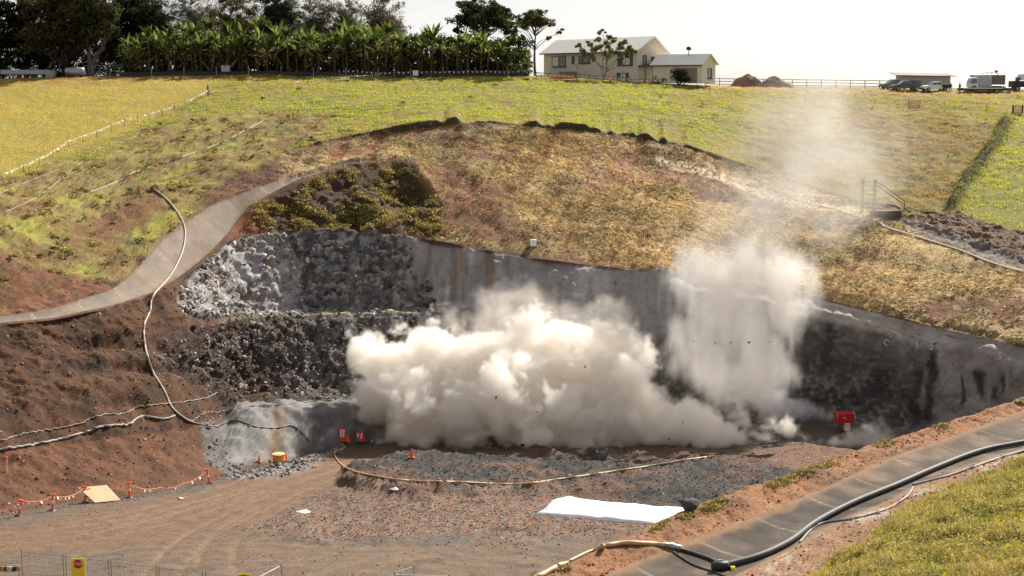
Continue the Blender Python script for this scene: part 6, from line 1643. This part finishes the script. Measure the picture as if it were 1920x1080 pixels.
# bollard behind the fence, short rail at bottom centre
p = Vector((X(103, 70), 70, zf(70))); bo = tag(empty("orange_bollard", p), "orange bollard just behind the steel fence at bottom left", "bollard"); MB().lathe((0, 0, 0), [(.2, 0), (.2, .05), (.09, .1), (.08, 1.05), (.03, 1.08)], 12).build("shaft", ORANGE, bo); MB().lathe((0, 0, .7), [(.094, 0), (.09, .18)], 12).build("reflective_band", WHITE, bo)
q = [at(740, 1074, 66.4), at(776, 1062, 66.6), at(800, 1078, 66.3), at(842, 1079, 66.2)]
q = [Vector(v.tolist()) for v in q]; gr_ = tag(empty("guard_rail", Vector((q[0].x, q[0].y, zf(q[0].y)))), "short white guard rail at the bottom edge of the frame", "rail"); o_ = gr_.location.copy()
MB().tube([q[0] - o_, q[1] - o_], .03, 8).build("top_rail", WHITE, gr_); MB().tube([q[0] - o_ - Vector((0, 0, .12)), q[3] - o_ - Vector((0, 0, .05))], .04, 8).build("lower_rail", CANVAS, gr_)
for v in (q[0], q[1], q[3]): MB().tube([Vector((v.x, v.y, zf(v.y))) - o_, v - o_ + Vector((0, 0, .1))], .035, 8).build("post", STEEL, gr_)
# ------------------------------------------------------------------ dust thrown up by the blast, plus an added glare haze
def dust_material(name, color, dens, aniso=.25):
    m = bpy.data.materials.new(name); m.use_nodes = True; nt = m.node_tree; nt.nodes.clear()
    o = nt.nodes.new("ShaderNodeOutputMaterial"); pv = nt.nodes.new("ShaderNodeVolumePrincipled")
    pv.inputs["Color"].default_value = (*color, 1); pv.inputs["Density"].default_value = dens; pv.inputs["Anisotropy"].default_value = aniso
    nt.links.new(pv.outputs[0], o.inputs["Volume"])
    return m

def dust(name, label, blobs, soft, billow, fscale, vox, color, dens, core=None, floor_z=.1, seed=0.0, aniso=.0, smooth=1.2, wisp=0.0, tall=1.0, rag=.5):
    """Fog grid whose outline is a union of round puffs roughened by billowing noise; a dense core is meshed."""
    bl = []
    for px, py, Y, rp in blobs:
        c = at(px, py, Y); bl.append((c, rp * Y / FPX))
    Cn = np.array([c for c, _ in bl]); Rn = np.array([r for _, r in bl]); pad = 1.2 * billow + soft
    mn = (Cn - Rn[:, None]).min(0) - pad; mx = (Cn + Rn[:, None]).max(0) + pad; mn[2] = max(mn[2], floor_z)
    ng = bpy.data.node_groups.new(name + "_field", 'GeometryNodeTree')
    ng.interface.new_socket("Geometry", in_out='OUTPUT', socket_type='NodeSocketGeometry')
    N, Lk = ng.nodes.new, ng.links.new
    def math_(op, a, b=None, c=None):
        n = N('ShaderNodeMath'); n.operation = op
        for i, v in enumerate((a, b, c)):
            if v is None: continue
            if isinstance(v, (int, float)): n.inputs[i].default_value = v
            else: Lk(v, n.inputs[i])
        return n.outputs[0]
    pos = N('GeometryNodeInputPosition').outputs[0]
    acc = None
    for c, r in bl:
        d = N('ShaderNodeVectorMath'); d.operation = 'DISTANCE'; Lk(pos, d.inputs[0]); d.inputs[1].default_value = tuple(c)
        s = math_('SUBTRACT', float(r), d.outputs['Value'])
        acc = s if acc is None else math_('SMOOTH_MAX', acc, s, smooth)
    off = N('ShaderNodeVectorMath'); off.operation = 'MULTIPLY_ADD'; Lk(pos, off.inputs[0]); off.inputs[1].default_value = (1, 1, 1 / tall); off.inputs[2].default_value = (seed, seed * .7, seed * .3)
    nz = N('ShaderNodeTexNoise'); nz.inputs['Scale'].default_value = fscale; nz.inputs['Detail'].default_value = 6; nz.inputs['Roughness'].default_value = .58; Lk(off.outputs[0], nz.inputs['Vector'])
    # billows: rounded lobes between sharp creases, in three sizes, on a warped position
    wv = N('ShaderNodeVectorMath'); wv.operation = 'MULTIPLY_ADD'; Lk(nz.outputs['Color'], wv.inputs[0]); wv.inputs[1].default_value = (3.0, 3.0, 3.0); Lk(off.outputs[0], wv.inputs[2])
    tot = None
    for k, (fs_, am) in enumerate(((1.0, 1.0), (2.2, .55), (4.7, .30), (9.5, .18))):
        nn = N('ShaderNodeTexNoise'); nn.inputs['Scale'].default_value = fscale * fs_; nn.inputs['Detail'].default_value = 0.0; Lk(wv.outputs[0], nn.inputs['Vector'])
        ab = math_('ABSOLUTE', math_('SUBTRACT', nn.outputs[0], .5))
        tot = math_('MULTIPLY', ab, 5.0 * am) if tot is None else math_('MULTIPLY_ADD', ab, 5.0 * am, tot)
    e = math_('MULTIPLY_ADD', math_('SUBTRACT', nz.outputs[0], .5), 2.0 * billow, acc)
    e = math_('MULTIPLY_ADD', math_('SUBTRACT', tot, .75), billow, e)
    nf = N('ShaderNodeTexNoise'); nf.inputs['Scale'].default_value = 1.0; nf.inputs['Detail'].default_value = 5; nf.inputs['Roughness'].default_value = .65; nf.inputs['Distortion'].default_value = .6; Lk(off.outputs[0], nf.inputs['Vector'])
    e = math_('MULTIPLY_ADD', math_('SUBTRACT', nf.outputs[0], .5), 4.0 * rag, e)
    mr = N('ShaderNodeMapRange'); mr.interpolation_type = 'SMOOTHSTEP'; mr.inputs[1].default_value = 0.0; mr.inputs[2].default_value = soft; Lk(e, mr.inputs[0])
    den = mr.outputs[0]
    if wisp:
        n2 = N('ShaderNodeTexNoise'); n2.inputs['Scale'].default_value = fscale * 1.3; n2.inputs['Detail'].default_value = 7; n2.inputs['Roughness'].default_value = .62; Lk(off.outputs[0], n2.inputs['Vector'])
        m2 = N('ShaderNodeMapRange'); m2.inputs[1].default_value = .38; m2.inputs[2].default_value = .66; m2.inputs[3].default_value = 1 - wisp; Lk(n2.outputs[0], m2.inputs[0])
        den = math_('MULTIPLY', den, m2.outputs[0])
    vc = N('GeometryNodeVolumeCube'); Lk(den, vc.inputs['Density'])
    vc.inputs['Min'].default_value = tuple(mn); vc.inputs['Max'].default_value = tuple(mx)
    for i, k in enumerate('XYZ'): vc.inputs['Resolution ' + k].default_value = int(max(8, (mx[i] - mn[i]) / vox))
    go = N('NodeGroupOutput')
    vm = dust_material(name + "_air", color, dens, aniso)
    root = None
    if core is not None:                 # the part too dense to see into, as a solid
        v2m = N('GeometryNodeVolumeToMesh'); Lk(vc.outputs[0], v2m.inputs[0]); v2m.inputs['Threshold'].default_value = .5
        cden = math_('GREATER_THAN', e, core)
        mc = N('ShaderNodeMapRange') if False else None
        mr2 = N('ShaderNodeMapRange'); mr2.inputs[1].default_value = core - 1.0; mr2.inputs[2].default_value = core + 1.0; Lk(e, mr2.inputs[0])
        vc2 = N('GeometryNodeVolumeCube'); Lk(mr2.outputs[0], vc2.inputs['Density']); vc2.inputs['Min'].default_value = tuple(mn); vc2.inputs['Max'].default_value = tuple(mx)
        for i, k in enumerate('XYZ'): vc2.inputs['Resolution ' + k].default_value = int(max(8, (mx[i] - mn[i]) / (vox * 1.4)))
        Lk(vc2.outputs[0], v2m.inputs[0]); Lk(v2m.outputs[0], go.inputs[0])
        me = bpy.data.meshes.new("seed"); ob = bpy.data.objects.new("seed", me); COL.objects.link(ob)
        md = ob.modifiers.new("field", 'NODES'); md.node_group = ng
        dg = bpy.context.evaluated_depsgraph_get(); me2 = bpy.data.meshes.new_from_object(ob.evaluated_get(dg)); bpy.data.objects.remove(ob)
        me2.materials.clear(); me2.materials.append(mat("dense_dust", (.88, .83, .77), 1.0, .03, .6, spec=0.0))
        me2.polygons.foreach_set("use_smooth", [True] * len(me2.polygons))
        bm = bmesh.new(); bm.from_mesh(me2); seen, best = set(), []
        for f0 in bm.verts:
            if f0 in seen: continue
            isl, st_ = [], [f0]; seen.add(f0)
            while st_:
                q = st_.pop(); isl.append(q)
                for ed in q.link_edges:
                    w_ = ed.other_vert(q)
                    if w_ not in seen: seen.add(w_); st_.append(w_)
            best.append(isl)
        best.sort(key=len)
        bmesh.ops.delete(bm, geom=[q for i_ in best[:-1] for q in i_], context='VERTS'); bm.to_mesh(me2); bm.free()
        root = bpy.data.objects.new(name, me2); COL.objects.link(root)
        for l in list(go.inputs[0].links): ng.links.remove(l)
    sm = N('GeometryNodeSetMaterial'); sm.inputs['Material'].default_value = vm; Lk(vc.outputs[0], sm.inputs[0]); Lk(sm.outputs[0], go.inputs[0])
    vd = bpy.data.volumes.new(name); vd.materials.append(vm)
    vo = bpy.data.objects.new("airborne_dust" if root else name, vd); COL.objects.link(vo)
    md = vo.modifiers.new("field", 'NODES'); md.node_group = ng
    vd.render.space = 'WORLD' if hasattr(vd.render, 'space') else vd.render.space
    vd.render.step_size = vox * 1.6
    if root: vo.parent = root
    tag(root or vo, label, "dust cloud")
    return root or vo

MAIN = [(728, 690, 136.5, 50), (712, 770, 136, 44), (698, 668, 137, 24), (790, 660, 137, 46), (790, 745, 135, 70), (735, 830, 134.5, 40), (800, 832, 134, 40), (860, 690, 136.5, 60), (870, 785, 134, 72), (935, 678, 137, 54), (1000, 648, 138, 46),
        (960, 760, 134, 84), (1050, 695, 137, 64), (1060, 785, 133.5, 74), (1120, 690, 137, 60), (1150, 765, 134.5, 70), (1165, 690, 137.5, 36), (1225, 795, 134, 52), (1285, 800, 134, 46), (1335, 812, 134, 42), (1385, 822, 134.5, 34), (1430, 832, 135, 24), (1180, 832, 133, 34), (1260, 838, 133, 28), (1090, 838, 132.5, 30), (900, 836, 133, 36)]
dust("dust_cloud", "thick white billowing dust cloud rolling over the pit floor", MAIN, 1.3, 1.9, .2, .155, (.988, .966, .932), 1.3, core=4.8, seed=3.0, floor_z=.15, smooth=1.4, rag=1.2, wisp=.12)
BACK = [(860, 630, 142, 46), (930, 575, 143, 48), (990, 560, 143, 42), (1040, 600, 143, 52), (1110, 640, 143, 58), (1160, 630, 143, 42), (830, 650, 141, 42), (960, 620, 142, 56), (1190, 690, 142, 40), (770, 660, 141, 40)]
dust("dust_wisps", "thin grey brown dust rising behind the thick white cloud", BACK, 2.6, 1.5, .26, .25, (.90, .85, .80), .42, seed=11.0, wisp=.8, smooth=2.0)
PLUME = [(1395, 725, 138.5, 56), (1360, 680, 139, 62), (1440, 690, 139.5, 54), (1300, 640, 140, 48), (1330, 590, 140.5, 66), (1400, 610, 140.5, 78), (1465, 590, 140.5, 58), (1300, 520, 141, 50), (1380, 530, 141, 74), (1455, 525, 141, 56), (1285, 675, 139.5, 34)]
dust("dust_plume", "pale hazy dust column rising beside the cut wall on the right", PLUME, 2.6, 1.5, .2,   .24, (.99, .97, .945), .70, core=None, seed=21.0, wisp=.85, smooth=2.5, tall=2.4, rag=1.2)
VEIL = [(1300, 475, 142.5, 66), (1380, 470, 143, 80), (1450, 475, 143, 66), (1400, 420, 146, 80), (1330, 400, 147, 60), (1470, 370, 150, 86), (1510, 310, 156, 82), (1530, 240, 160, 74), (1545, 185, 164, 62), (1560, 420, 152, 72), (1545, 125, 168, 54), (1552, 70, 170, 46), (1555, 20, 172, 40), (1620, 370, 160, 76), (1440, 430, 148, 80), (1580, 300, 160, 70)]
dust("dust_veil", "faint sunlit dust drifting up the hillside above the plume", VEIL, 5.0, 1.2, .16,   .42, (.98, .96, .93), .115, seed=31.0, wisp=.5, smooth=3.0, tall=1.8, rag=1.0)  # rising blast dust, thickened to imitate part of the lens flare
GLARE = [(1480, 260, 188, 150), (1560, 330, 170, 140), (1440, 400, 156, 120), (1540, 190, 205, 120), (1640, 280, 180, 120), (1380, 330, 172, 100)]  # haze volume added to imitate lens glare over the right hillside
dust("glare_haze", "broad thin haze added over the right hillside to imitate lens glare", GLARE, 9.0, 2.0, .12, .8, (.98, .965, .94), .030, seed=71.0, wisp=.5, smooth=6.0, rag=.8)
JET = [(1556 - 14 * k, 778 - 2.4 * k, 139.2, 9 + 3.2 * k) for k in range(9)]
dust("mist_jet", "grey mist jet blown left out of the red fan", JET, .6, .25, .5, .14, (.95, .95, .97), .8, seed=41.0, smooth=.5, wisp=.4)
PUFF = [(1515, 846, 133, 20), (1560, 844, 132.5, 26), (1605, 838, 132.5, 32), (1640, 832, 132, 38), (1470, 848, 133.5, 14)]
dust("ground_dust", "sunlit dust puff low over the floor below the red fan", PUFF, 1.1, .6, .5, .16, (.98, .95, .91), .9, seed=51.0, wisp=.6)
# rock fragments thrown into the air
for px, py, s in ((980, 835, .30), (930, 745, .18), (1008, 772, .12), (996, 800, .08), (1254, 823, .16), (1064, 841, .14), (1040, 844, .10), (1097, 688, .16), (845, 617, .13), (740, 785, .08), (808, 740, .08), (890, 742, .08), (1033, 590, .12), (1370, 643, .12), (1404, 642, .15), (1443, 640, .18), (1342, 644, .12), (1300, 640, .09), (1506, 838, .16), (730, 790, .07), (805, 655, .1), (1130, 660, .09), (1215, 690, .1), (1280, 792, .1), (690, 858, .16), (668, 856, .12)):
    v, f = ROCKS[int(rng.integers(0, 6))]
    Yv = 128.5 if py > 600 and px < 1330 else 133
    if py > 850: Yv = 127
    o = np_mesh("flying_rock", v * s * 1.0, f, ground_mat("rock"), np.full((len(v), 3), .05 if px not in (1443, 1033, 805) else .75))
    o.location = at(px, py, Yv); o.rotation_euler = rng.uniform(0, 6, 3)
    tag(o, "rock fragment thrown into the air before the dust" if px not in (1443, 1033, 805) else "pale fragment flying in front of the dust", "rock", "rock fragments in the air" if px not in (1443, 1033, 805) else "pale fragments in the air")
